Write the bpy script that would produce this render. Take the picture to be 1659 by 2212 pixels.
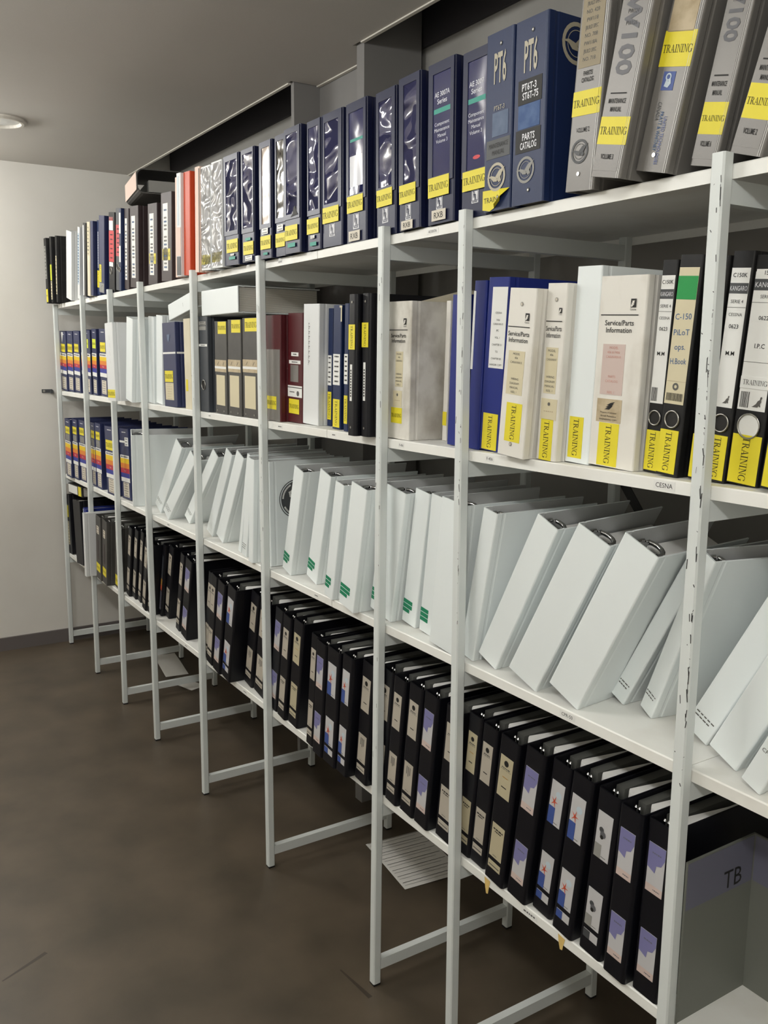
import bpy, math, random
from mathutils import Vector, Matrix
random.seed(7)
D = bpy.data
SC = bpy.context.scene
for o in list(D.objects): D.objects.remove(o)
COL = SC.collection
W_IMG, F_PX = 1659.0, 1912.447

# ---------------------------------------------------------------- camera
cam = D.cameras.new('camera'); camo = D.objects.new('camera', cam); COL.objects.link(camo)
camo.matrix_world = Matrix(((0.53534421, -0.1474234, 0.83166876, 0.14565423),
                            (0.84460268, 0.08495854, -0.52860983, -1.03290207),
                            (0.00727209, 0.98541787, 0.16999626, 1.52663211), (0, 0, 0, 1)))
cam.sensor_fit = 'HORIZONTAL'; cam.sensor_width = 36.0; cam.lens = 36.0*F_PX/W_IMG
cam.clip_start = 0.02; cam.clip_end = 60
SC.camera = camo

# ---------------------------------------------------------------- light and exposure
SC.view_settings.view_transform = 'Standard'; SC.view_settings.look = 'None'
SC.view_settings.gamma = 1.0; SC.view_settings.use_curve_mapping = False
SC.view_settings.exposure = 0.0
wd = D.worlds.new('room_dark'); SC.world = wd; wd.use_nodes = True
wd.node_tree.nodes['Background'].inputs[0].default_value = (0.02, 0.02, 0.02, 1)
wd.node_tree.nodes['Background'].inputs[1].default_value = 0.2
# fluorescent battens hung under the ceiling of the aisle (all beyond the frame): each lamp a row of soft bulbs along its tube
LAMP_COL = (1.0, 1.0, 0.975)
def batten(x, y, z, power, length=1.0, n=4):
    for i in range(n):
        l = D.lights.new('batten_light', 'POINT'); l.energy = power/n; l.color = LAMP_COL; l.shadow_soft_size = .07
        o = D.objects.new('batten_light', l); o.location = (x+length*((i+.5)/n-.5), y, z); COL.objects.link(o)
LAMPS = [(-4.15, -1.0, 2.34, 34), (-2.05, -1.35, 2.36, 34), (0.35, -1.4, 2.36, 42)]
for a in LAMPS: batten(*a)

# ---------------------------------------------------------------- materials
def lin(c):
    return tuple((x/12.92 if x <= .04045 else ((x+.055)/1.055)**2.4) for x in (c[0]/255, c[1]/255, c[2]/255))+(1,)
MATS = {}
def mat(name, rgb, rough=.5, metal=0., spec=.5, coat=0., noise=None, bump=None, alpha=None):
    """rgb in 0..255; noise=(rgb2, scale, lo, hi, stretch); bump=(scale, strength, distance)"""
    if name in MATS: return MATS[name]
    m = D.materials.new(name); m.use_nodes = True; nt = m.node_tree; p = nt.nodes['Principled BSDF']
    p.inputs['Base Color'].default_value = lin(rgb); p.inputs['Roughness'].default_value = rough
    p.inputs['Metallic'].default_value = metal; p.inputs['Specular IOR Level'].default_value = spec
    p.inputs['Coat Weight'].default_value = coat; p.inputs['Coat Roughness'].default_value = .08
    if alpha is not None: p.inputs['Alpha'].default_value = alpha
    def coords(sc):
        t = nt.nodes.new('ShaderNodeTexCoord'); mp = nt.nodes.new('ShaderNodeMapping')
        mp.inputs['Scale'].default_value = sc; nt.links.new(t.outputs['Object'], mp.inputs['Vector']); return mp
    if noise:
        rgb2, scale, lo, hi = noise[:4]; st = noise[4] if len(noise) > 4 else (1, 1, 1)
        mp = coords(st); n = nt.nodes.new('ShaderNodeTexNoise'); n.inputs['Scale'].default_value = scale
        n.inputs['Detail'].default_value = 5; nt.links.new(mp.outputs[0], n.inputs['Vector'])
        r = nt.nodes.new('ShaderNodeValToRGB'); r.color_ramp.elements[0].position = lo; r.color_ramp.elements[1].position = hi
        r.color_ramp.elements[0].color = lin(rgb); r.color_ramp.elements[1].color = lin(rgb2)
        nt.links.new(n.outputs['Fac'], r.inputs['Fac']); nt.links.new(r.outputs['Color'], p.inputs['Base Color'])
    if bump:
        mp = coords(bump[3] if len(bump) > 3 else (1, 1, 1))
        if len(bump) > 4:
            oi = nt.nodes.new('ShaderNodeObjectInfo'); mu = nt.nodes.new('ShaderNodeMath'); mu.operation = 'MULTIPLY'; mu.inputs[1].default_value = 40
            cx = nt.nodes.new('ShaderNodeCombineXYZ'); nt.links.new(oi.outputs['Random'], mu.inputs[0]); nt.links.new(mu.outputs[0], cx.inputs[0]); nt.links.new(mu.outputs[0], cx.inputs[2]); nt.links.new(cx.outputs[0], mp.inputs['Location'])
        n = nt.nodes.new('ShaderNodeTexNoise')
        n.inputs['Scale'].default_value = bump[0]; n.inputs['Detail'].default_value = bump[4] if len(bump) > 4 else 2
        n.inputs['Distortion'].default_value = bump[5] if len(bump) > 5 else 0
        nt.links.new(mp.outputs[0], n.inputs['Vector']); b = nt.nodes.new('ShaderNodeBump')
        b.inputs['Strength'].default_value = bump[1]; b.inputs['Distance'].default_value = bump[2]
        nt.links.new(n.outputs['Fac'], b.inputs['Height']); nt.links.new(b.outputs[0], p.inputs['Normal'])
        nt.links.new(b.outputs[0], p.inputs['Coat Normal'])
    MATS[name] = m; return m
def stripes(name, rgb, rgb2, scale, axis='X', rough=.7):
    m = D.materials.new(name); m.use_nodes = True; nt = m.node_tree; p = nt.nodes['Principled BSDF']
    p.inputs['Roughness'].default_value = rough
    t = nt.nodes.new('ShaderNodeTexCoord'); w = nt.nodes.new('ShaderNodeTexWave'); w.bands_direction = axis
    w.inputs['Scale'].default_value = scale; w.inputs['Distortion'].default_value = 1.5; w.inputs['Detail'].default_value = 3
    r = nt.nodes.new('ShaderNodeValToRGB'); r.color_ramp.elements[0].color = lin(rgb2); r.color_ramp.elements[1].color = lin(rgb)
    r.color_ramp.elements[0].position = .05; r.color_ramp.elements[1].position = .55
    nt.links.new(t.outputs['Object'], w.inputs['Vector']); nt.links.new(w.outputs['Fac'], r.inputs['Fac'])
    nt.links.new(r.outputs['Color'], p.inputs['Base Color']); MATS[name] = m; return m

M_WALL = mat('wall_paint', (226, 223, 216), .75, noise=((212, 208, 200), 1.6, .35, .75), bump=(180, .08, .002))
M_BACK = mat('back_wall_paint', (158, 156, 151), .85, noise=((140, 138, 133), 2.5, .35, .75), bump=(60, .12, .003))
M_CEIL = mat('ceiling_paint', (206, 202, 195), .8, noise=((198, 193, 186), 1.2, .3, .8), bump=(220, .1, .002))
M_TRIM = mat('ceiling_trim', (215, 210, 200), .5)
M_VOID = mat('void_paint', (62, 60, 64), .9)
M_FLOOR = mat('vinyl_floor', (96, 85, 71), .42, noise=((74, 66, 55), 5.5, .30, .72), bump=(420, .06, .001))
M_SCUFF = mat('floor_scuff', (62, 54, 45), .5)
M_BASE = mat('baseboard_grey', (104, 98, 96), .55)
M_STEEL = mat('column_paint', (128, 126, 124), .55, bump=(40, .05, .002))
M_POST = mat('post_paint', (220, 225, 223), .42, noise=((34, 34, 36), 34, .765, .77, (1.5, 1.5, .3)), bump=(70, .06, .001))
M_SHELF = mat('shelf_paint', (242, 242, 237), .45, noise=((226, 223, 214), 6, .5, .8), bump=(90, .05, .001))
M_FOOT = mat('black_rubber', (22, 22, 23), .7)
M_WHITE = mat('white_vinyl', (236, 242, 242), .42, bump=(28, .10, .004))
M_WHITE2 = mat('white_vinyl_soft', (222, 224, 224), .5, bump=(16, .12, .005))
M_WIN = mat('white_inner', (206, 208, 208), .6)
M_CREAM = mat('stained_cream_board', (230, 227, 219), .6, noise=((186, 178, 162), 11, .50, .80, (1, 1, .6)))
M_STAIN = mat('fingermarked_board', (228, 225, 216), .6, noise=((158, 150, 136), 13, .44, .74, (1, 1, .8)))
M_CREAM2 = mat('cream_board', (222, 214, 190), .6, noise=((200, 190, 160), 8, .4, .8))
M_NAVY = mat('navy_vinyl', (25, 30, 62), .38, spec=.4, bump=(300, .08, .001))
M_NAVY2 = mat('navy_board', (40, 48, 88), .4, bump=(300, .08, .001))
M_TEALN = mat('steel_blue_vinyl', (23, 40, 80), .45, spec=.4, bump=(320, .1, .001))
M_BLUE = mat('royal_blue_vinyl', (26, 42, 124), .42, spec=.4, bump=(300, .08, .001))
M_BLACK = mat('black_vinyl', (13, 13, 20), .42, spec=.35, bump=(340, .1, .001))
M_BLACK2 = mat('black_board', (24, 24, 25), .55, spec=.35, noise=((36, 35, 34), 30, .45, .75))
M_GREYB = mat('dark_grey_board', (76, 74, 71), .55, noise=((64, 63, 61), 18, .4, .8))
M_SLATE = mat('slate_board', (62, 66, 72), .5)
M_MAROON = mat('maroon_board', (58, 44, 45), .5, noise=((48, 36, 38), 30, .4, .8))
M_WINE = mat('wine_red_vinyl', (80, 22, 28), .45, spec=.4, bump=(200, .06, .001))
M_ORANGE = mat('orange_board', (206, 72, 30), .5)
M_PINK = mat('pale_pink_board', (232, 205, 190), .6)
M_SILVER = mat('silver_vinyl', (122, 119, 115), .40, metal=.2, bump=(380, .08, .001))
M_DRKEDGE = mat('dark_cover', (44, 44, 44), .5)
M_PAGES = stripes('page_block', (214, 210, 200), (150, 146, 138), 110, 'X')
M_PAPER = mat('paper', (238, 236, 230), .7)
M_PAPERW = mat('white_page', (240, 239, 236), .75)
M_LAB = mat('cream_label', (216, 208, 192), .55)
M_LAB2 = mat('ivory_label', (214, 204, 172), .55)
M_LABW = mat('white_label', (236, 236, 232), .5)
M_TAN = mat('tan_label', (196, 180, 150), .55, noise=((170, 152, 120), 40, .4, .7))
M_KHAKI = mat('khaki_label', (150, 138, 112), .55)
M_BROWNW = mat('brown_insert', (124, 92, 58), .2, noise=((176, 160, 140), 7, .4, .7), coat=.6, bump=(8, .6, .02))
M_OLIVEW = mat('olive_insert', (66, 62, 52), .12, coat=1.0, bump=(10, .9, .03))
M_YEL = mat('yellow_sticker', (232, 216, 46), .5, bump=(60, .06, .002))
M_YEL2 = mat('lime_sticker', (222, 232, 60), .5)
M_INK = mat('black_ink', (26, 24, 22), .6)
M_INKG = mat('grey_ink', (92, 90, 86), .6)
M_INKB = mat('blue_ink', (44, 90, 140), .6)
M_INKP = mat('pale_red_ink', (206, 150, 136), .6)
M_INKW = mat('white_ink', (226, 226, 230), .5)
M_BRONZE = mat('pale_bronze_ink', (176, 168, 146), .4)
M_GREYPR = mat('grey_print', (98, 98, 102), .5)
M_RED = mat('red_label', (206, 52, 58), .5)
M_PINKR = mat('pink_red_label', (198, 62, 70), .5)
M_GREEN = mat('green_label', (0, 148, 66), .5)
M_TEAL = mat('teal_label', (40, 150, 132), .5)
M_GSTK = mat('green_sticker', (12, 132, 92), .45)
M_GREYL = mat('grey_label', (146, 145, 140), .55)
M_DGREY = mat('charcoal_label', (70, 72, 74), .5)
M_PATCH = mat('denim_patch', (72, 96, 140), .75, noise=((92, 116, 158), 60, .4, .7))
M_PATCHG = mat('grey_blue_patch', (98, 112, 136), .75, noise=((112, 126, 150), 60, .4, .7))
M_YBAND = mat('yellow_band', (232, 196, 26), .5); M_OBAND = mat('orange_band', (226, 134, 46), .5)
M_RBAND = mat('red_band', (186, 40, 62), .5); M_BBAND = mat('blue_band', (46, 56, 150), .5)
M_LAV = mat('lavender_print', (124, 122, 168), .5); M_LAVP = mat('lavender_panel', (106, 106, 122), .5)
M_PKP = mat('pinkish_print', (206, 186, 178), .5); M_BLP = mat('blue_print', (62, 84, 150), .5)
M_RDP = mat('coral_print', (214, 92, 66), .5); M_OCH = mat('ochre_print', (186, 140, 66), .5); M_PALE = mat('pale_blue_print', (190, 204, 212), .5)
M_METAL = mat('chrome', (205, 205, 205), .16, metal=1.0)
M_METAL2 = mat('nickel_ring', (178, 176, 170), .28, metal=1.0)
M_WRINK = mat('wrinkled_sleeve', (70, 70, 104), .09, spec=.9, coat=1.0, bump=(14, 1.0, .05, (.8, 1, 1.25), .6, .7))
M_WRINKS = mat('wrinkled_silver_sleeve', (200, 200, 202), .10, spec=.9, coat=1.0, bump=(17, 1.0, .04, (.9, 1, 1.2), 1.0, .8))
M_SLEEVE = mat('clear_sleeve_navy', (34, 38, 92), .09, spec=.9, coat=1.0, bump=(9, 1.0, .035, (1.2, 1, .8), .5, .5))
M_SLEEVE2 = mat('clear_sleeve_printed', (34, 38, 92), .09, spec=.9, coat=1.0, bump=(9, .35, .02, (1.2, 1, .8), .5, .5))
M_LABD = mat('dull_cream_label', (184, 176, 162), .55); M_LABD2 = mat('dull_ivory_label', (188, 178, 148), .55); M_LABDW = mat('dull_white_label', (196, 195, 196), .5)
M_SLEEVEW = mat('clear_sleeve_white', (214, 216, 224), .12, spec=.8, coat=1.0, bump=(12, .5, .006, (1, 1, .6), 1.0, .4))
M_GREYBIN = mat('grey_plastic', (112, 114, 107), .5)
M_TAPE = mat('old_tape', (222, 190, 116), .5)
M_PLATE = mat('inner_plate_grey', (92, 93, 89), .4)
M_CLEAR = mat('smoky_sheet', (120, 116, 112), .3, coat=.5)

# ---------------------------------------------------------------- mesh builder
SPINE = (Vector((0, 0, 0)), Vector((1, 0, 0)), Vector((0, 0, 1)), Vector((0, -1, 0)))
class MB:
    def __init__(s): s.v = []; s.f = []; s.mi = []; s.mats = []; s.fr = SPINE
    def frame(s, o, u, v):
        o, u, v = Vector(o), Vector(u), Vector(v); s.fr = (o, u, v, u.cross(v)); return s
    def k(s, m):
        if m not in s.mats: s.mats.append(m)
        return s.mats.index(m)
    def face(s, pts, m):
        b = len(s.v); s.v += [tuple(p) for p in pts]; s.f.append(tuple(range(b, b+len(pts)))); s.mi.append(s.k(m))
    def idx(s, verts, faces, m):
        b = len(s.v); s.v += [tuple(p) for p in verts]; i = s.k(m)
        for f in faces: s.f.append(tuple(b+a for a in f)); s.mi.append(i)
    def box(s, x0, x1, y0, y1, z0, z1, m, skip=()):
        v = [(x0, y0, z0), (x1, y0, z0), (x1, y1, z0), (x0, y1, z0), (x0, y0, z1), (x1, y0, z1), (x1, y1, z1), (x0, y1, z1)]
        s.idx(v, [(0, 3, 2, 1), (4, 5, 6, 7), (0, 1, 5, 4), (1, 2, 6, 5), (2, 3, 7, 6), (3, 0, 4, 7)], m); return s
    def loft(s, A, B, m, cap=True):
        n = len(A); s.idx(list(A)+list(B), [(i, (i+1) % n, n+(i+1) % n, n+i) for i in range(n)], m)
        if cap: s.face(list(reversed(A)), m); s.face(B, m)
    def cyl(s, p0, p1, r, m, n=10, r1=None):
        p0, p1 = Vector(p0), Vector(p1); d = (p1-p0).normalized(); a = d.orthogonal().normalized(); b = d.cross(a); r1 = r if r1 is None else r1
        s.loft([p0+a*r*math.cos(t)+b*r*math.sin(t) for t in [2*math.pi*i/n for i in range(n)]],
               [p1+a*r1*math.cos(t)+b*r1*math.sin(t) for t in [2*math.pi*i/n for i in range(n)]], m)
    def tube(s, pts, r, m, n=7, closed=False):
        P = [Vector(p) for p in pts]; N = len(P); rings = []
        for i, p in enumerate(P):
            q = P[(i+1) % N] if (closed or i < N-1) else p; o = P[i-1] if (closed or i > 0) else p
            d = (q-o).normalized(); a = Vector((.013, 1, .007)) if abs(d.y) < .9 else Vector((1, 0.01, 0)); a = (a-d*a.dot(d)).normalized(); b = d.cross(a)
            rings.append([p+a*r*math.cos(2*math.pi*j/n)+b*r*math.sin(2*math.pi*j/n) for j in range(n)])
        for i in range(N if closed else N-1):
            A, B = rings[i], rings[(i+1) % N]; s.idx(A+B, [(j, (j+1) % n, n+(j+1) % n, n+j) for j in range(n)], m)
        if not closed: s.face(list(reversed(rings[0])), m); s.face(rings[-1], m)
    # ---- flat graphics on the current frame (u right, v up, off = height above the surface)
    def P(s, u, v, off):
        o, a, b, n = s.fr; return o+a*u+b*v+n*off
    def poly(s, pts, m, off=.0009):
        s.face([s.P(u, v, off) for u, v in pts], m); return s
    def quad(s, u0, u1, v0, v1, m, off=.0009):
        return s.poly([(u0, v0), (u1, v0), (u1, v1), (u0, v1)], m, off)
    def sheet(s, u0, u1, v0, v1, m, th=.0006):
        A = [s.P(u, v, .00005) for u, v in ((u0, v0), (u1, v0), (u1, v1), (u0, v1))]
        B = [s.P(u, v, th) for u, v in ((u0, v0), (u1, v0), (u1, v1), (u0, v1))]
        s.loft(A, B, m); return s
    def disc(s, u, v, r, m, off=.0009, n=20, ry=None):
        ry = ry or r
        return s.poly([(u+r*math.cos(2*math.pi*i/n), v+ry*math.sin(2*math.pi*i/n)) for i in range(n)], m, off)
    def ring(s, u, v, r0, r1, m, off=.0009, n=24):
        for i in range(n):
            a, b = 2*math.pi*i/n, 2*math.pi*(i+1)/n
            s.poly([(u+r0*math.cos(a), v+r0*math.sin(a)), (u+r1*math.cos(a), v+r1*math.sin(a)), (u+r1*math.cos(b), v+r1*math.sin(b)), (u+r0*math.cos(b), v+r0*math.sin(b))], m, off)
        return s
    def line(s, pts, w, m, off=.0009):
        for (a, b), (c, d) in zip(pts, pts[1:]):
            L = math.hypot(c-a, d-b) or 1e-9; x, y = (c-a)/L*w/2, (d-b)/L*w/2
            s.poly([(a-x+y, b-y-x), (c+x+y, d+y-x), (c+x-y, d+y+x), (a-x-y, b-y+x)], m, off)
        return s
    def tri(s, T, m, cu, cv, h, off=.0009, rot=0, sx=1., width=None):
        """T = (verts2d, faces, w) in unit cap height, centred on cu,cv; width: squeeze to fit"""
        vs, fs, w = T; kx = h*sx
        if width and w*kx > width: kx = width/w
        c, si = math.cos(rot), math.sin(rot); V = []
        for x, y in vs:
            X, Y = (x-w/2)*kx, (y-.5)*h; V.append(s.P(cu+X*c-Y*si, cv+X*si+Y*c, off))
        s.idx(V, fs, m); return s
    def text(s, t, m, cu, cv, h, **k):
        b = k.pop('bold', 0); return s.tri(get_text(t, b), m, cu, cv, h, **k)
    def scrib(s, u0, u1, v, h, m, off=.0009, cov=.9, seed=0):
        r = random.Random(seed+int(u0*9999)+int(v*7777)); x = u0
        while x < u1-.0005:
            w = min(u1-x, (u1-u0)*r.uniform(.10, .28)); s.quad(x, x+w, v-h/2, v+h/2, m, off); x += w+(u1-u0)*.06
        return s
    def build(s, name, parent=None, smooth=False):
        off = Vector((0, 0, 0)); me = D.meshes.new(name); me.from_pydata(s.v, [], s.f)
        for m in s.mats: me.materials.append(m)
        me.polygons.foreach_set('material_index', s.mi)
        if smooth: me.polygons.foreach_set('use_smooth', [True]*len(s.f))
        me.update(); o = D.objects.new(name, me); COL.objects.link(o)
        if parent is not None: o.parent = parent
        return o
TX = {}
CAP = None
def raw_text(t, bold):
    cu = D.curves.new('tmp_text', 'FONT'); cu.body = t; cu.size = 1; cu.resolution_u = 2; cu.offset = bold
    ob = D.objects.new('tmp_text', cu); COL.objects.link(ob); dg = bpy.context.evaluated_depsgraph_get(); dg.update()
    me = ob.evaluated_get(dg).to_mesh(); vs = [(v.co.x, v.co.y) for v in me.vertices]; fs = [tuple(p.vertices) for p in me.polygons]
    ob.evaluated_get(dg).to_mesh_clear(); D.objects.remove(ob); D.curves.remove(cu); return vs, fs
def get_text(t, bold=0):
    global CAP
    if CAP is None:
        v, _ = raw_text('H', 0); CAP = max(p[1] for p in v)-min(p[1] for p in v)
    if (t, bold) not in TX:
        v, f = raw_text(t, bold); x0 = min(p[0] for p in v); x1 = max(p[0] for p in v)
        TX[(t, bold)] = ([((x-x0)/CAP, y/CAP) for x, y in v], f, (x1-x0)/CAP)
    return TX[(t, bold)]
def serif_training():
    V, Fc = [], []
    def q(*pts):
        a = sum(pts[i][0]*pts[(i+1) % len(pts)][1]-pts[(i+1) % len(pts)][0]*pts[i][1] for i in range(len(pts)))
        if a < 0: pts = pts[::-1]
        b = len(V); V.extend(pts); Fc.append(tuple(range(b, b+len(pts))))
    def r(x0, x1, y0, y1): q((x0, y0), (x1, y0), (x1, y1), (x0, y1))
    def arc(cx, cy, rx, ry, a0, a1, thin, thick, n=12):
        for i in range(n):
            a, b = math.radians(a0+(a1-a0)*i/n), math.radians(a0+(a1-a0)*(i+1)/n)
            wa, wb = thin+(thick-thin)*abs(math.cos(a)), thin+(thick-thin)*abs(math.cos(b))
            q((cx+rx*math.cos(a), cy+ry*math.sin(a)), (cx+rx*math.cos(b), cy+ry*math.sin(b)),
              (cx+(rx-wb)*math.cos(b), cy+(ry-wb*.7)*math.sin(b)), (cx+(rx-wa)*math.cos(a), cy+(ry-wa*.7)*math.sin(a)))
    x = 0
    def T(x): r(x, x+.8, .94, 1); q((x, .94), (x+.06, .94), (x, .76)); q((x+.74, .94), (x+.8, .94), (x+.8, .76)); r(x+.33, x+.47, 0, 1); r(x+.2, x+.6, 0, .05); return x+.86
    def R(x): r(x+.1, x+.24, 0, 1); r(x, x+.36, 0, .05); r(x, x+.3, .95, 1); arc(x+.34, .74, .32, .26, -90, 90, .06, .14); r(x+.22, x+.36, .94, 1); r(x+.22, x+.36, .48, .53); q((x+.3, .5), (x+.46, .5), (x+.86, .0), (x+.7, .0)); r(x+.66, x+.92, 0, .05); return x+.93
    def A(x): q((x+.12, .03), (x+.18, .03), (x+.46, .93), (x+.42, 1)); q((x+.42, 1), (x+.5, 1), (x+.84, .03), (x+.68, .03)); r(x+.22, x+.66, .3, .36); r(x, x+.3, 0, .05); r(x+.56, x+.96, 0, .05); return x+.97
    def I(x): r(x+.12, x+.26, 0, 1); r(x, x+.38, 0, .05); r(x, x+.38, .95, 1); return x+.45
    def N(x): r(x+.14, x+.2, 0, 1); r(x, x+.34, 0, .05); r(x, x+.2, .95, 1); q((x+.1, 1), (x+.27, 1), (x+.84, 0), (x+.78, 0)); r(x+.78, x+.84, 0, 1); r(x+.66, x+.98, .95, 1); return x+1.02
    def G(x): arc(x+.48, .5, .48, .52, 45, 325, .06, .14, 18); r(x+.74, x+.88, .06, .42); r(x+.62, x+.98, .38, .43); q((x+.8, .98), (x+.85, .98), (x+.85, .68), (x+.8, .74)); return x+.98
    for fn in (T, R, A, I, N, I, N, G): x = fn(x)
    return V, Fc, x
TRAIN = serif_training()
_v = [TRAIN[0][i] for i in range(len(TRAIN[0]))]
TRAIN4 = None

def tag(o, label, cat, group=None):
    o['label'] = label; o['category'] = cat
    if group: o['group'] = group
    return o
def struct(o, label=None):
    o['kind'] = 'structure'
    if label: o['label'] = label
    return o
def empty(name, loc, rot=(0, 0, 0)):
    o = D.objects.new(name, None); o.location = loc; o.rotation_euler = rot; o.empty_display_size = .03; COL.objects.link(o); return o

# ---------------------------------------------------------------- room shell
XL, XR, YF, YB, ZC = -4.70, 1.6, -2.3, .68, 2.47
m = MB(); m.box(XL-.1, XR+.1, YF-.1, YB+.1, -.1, 0, M_FLOOR)
for a, b_ in (((-1.61, -.038), (-1.485, -.025)), ((-2.015, -.771), (-2.07, -.655))):      # old scuff marks on the vinyl
    d = Vector((b_[0]-a[0], b_[1]-a[1], 0)).normalized(); n_ = Vector((-d.y, d.x, 0))*.006
    P0, P1 = Vector((a[0], a[1], .0003)), Vector((b_[0], b_[1], .0003)); m.face([P0-n_*.4, P1-n_, P1+n_, P0+n_*.3], M_SCUFF)
struct(m.build('floor'), 'brown grey vinyl floor')
m = MB(); m.box(XL-.1, XL, YF, YB, 0, 2.95, M_WALL); struct(m.build('wall_left'), 'off-white painted end wall')
m = MB(); m.box(XL-.1, XR+.1, YB, YB+.1, 0, 2.95, M_BACK); struct(m.build('wall_back'), 'grey wall behind the shelving')
m = MB(); m.box(XR, XR+.1, YF, YB, 0, 2.95, M_WALL); struct(m.build('wall_right'))
m = MB(); m.box(XL-.1, XR+.1, YF-.1, YF, 0, 2.95, M_WALL); struct(m.build('wall_front'))
m = MB()
m.box(XL, XR, YF, .437, ZC, ZC+.025, M_CEIL); m.box(-2.785, -2.365, .437, .537, ZC, ZC+.025, M_CEIL)
struct(m.build('ceiling'), 'grey suspended ceiling')
m = MB(); m.box(XL-.1, XR+.1, YF-.1, YB+.1, 2.95, 3.05, M_VOID); struct(m.build('ceiling_void_deck'))
m = MB()
m.box(XL, -2.81, .437, .449, ZC-.004, ZC+.03, M_TRIM); m.box(-2.787, -2.365, .537, .549, ZC-.004, ZC+.03, M_TRIM)
m.box(-2.318, XR, .437, .449, ZC-.004, ZC+.03, M_TRIM)
struct(m.build('trim_1'), 'white edge strip along the ceiling')
m = MB(); m.box(XL, XL+.012, YF, YB, 0, .07, M_BASE); struct(m.build('baseboard_left'), 'grey skirting on the end wall')
m = MB(); m.box(XL+.012, XR, YB-.012, YB, 0, .07, M_BASE); struct(m.build('baseboard_back'))
m = MB(); m.box(XL, XR, YB-.012, YB, 2.495, 2.95, M_VOID); struct(m.build('trim_2'), 'dark lining high on the back wall')  # thin dark lining on the back wall, from just above ceiling level up
# steel column: two flanges and a web standing behind the rack
m = MB(); m.box(-2.812, -2.79, .45, .66, 0, 2.95, M_STEEL); m.box(-2.362, -2.318, .45, .66, 0, 2.95, M_STEEL); m.box(-2.79, -2.362, .552, .57, 0, 2.95, M_STEEL)
m.cyl((-2.318, .60, 2.36), (-2.312, .60, 2.36), .012, M_STEEL); m.cyl((-2.79, .60, 2.36), (-2.784, .60, 2.36), .012, M_STEEL)
struct(m.build('steel_column'), 'grey painted steel column behind the shelving')
# round ceiling fitting at the left
t = empty('ceiling_fitting', (-3.90, -.32, ZC)); tag(t, 'round white recessed fitting in the ceiling, at the left edge', 'ceiling light')
def lathe(prof, mt, n=28):
    m = MB()
    for (r0, z0), (r1, z1) in zip(prof, prof[1:]):
        for i in range(n):
            a, b = 2*math.pi*i/n, 2*math.pi*(i+1)/n
            m.face([(r0*math.cos(a), r0*math.sin(a), z0), (r0*math.cos(b), r0*math.sin(b), z0), (r1*math.cos(b), r1*math.sin(b), z1), (r1*math.cos(a), r1*math.sin(a), z1)], mt)
    return m
lathe([(.105, 0), (.105, -.007), (.094, -.013), (.084, -.013), (.078, -.004), (.078, 0)], M_TRIM).build('trim_ring', t, True)
lathe([(.078, -.003), (.03, -.006), (.0001, -.006)], M_LABW).build('diffuser', t, True)
# wall clip beside the first post
m = MB(); m.box(-.002, .004, 0, .052, -.009, .009, M_DGREY); m.box(.004, .02, .04, .052, -.012, .006, M_DGREY); m.cyl((-.003, .01, 0), (.006, .01, 0), .006, M_METAL2)
o = m.build('wall_clip'); o.location = (XL+.002, -.055, 1.352); tag(o, 'small dark metal clip on the end wall beside the rack', 'clip')

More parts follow.
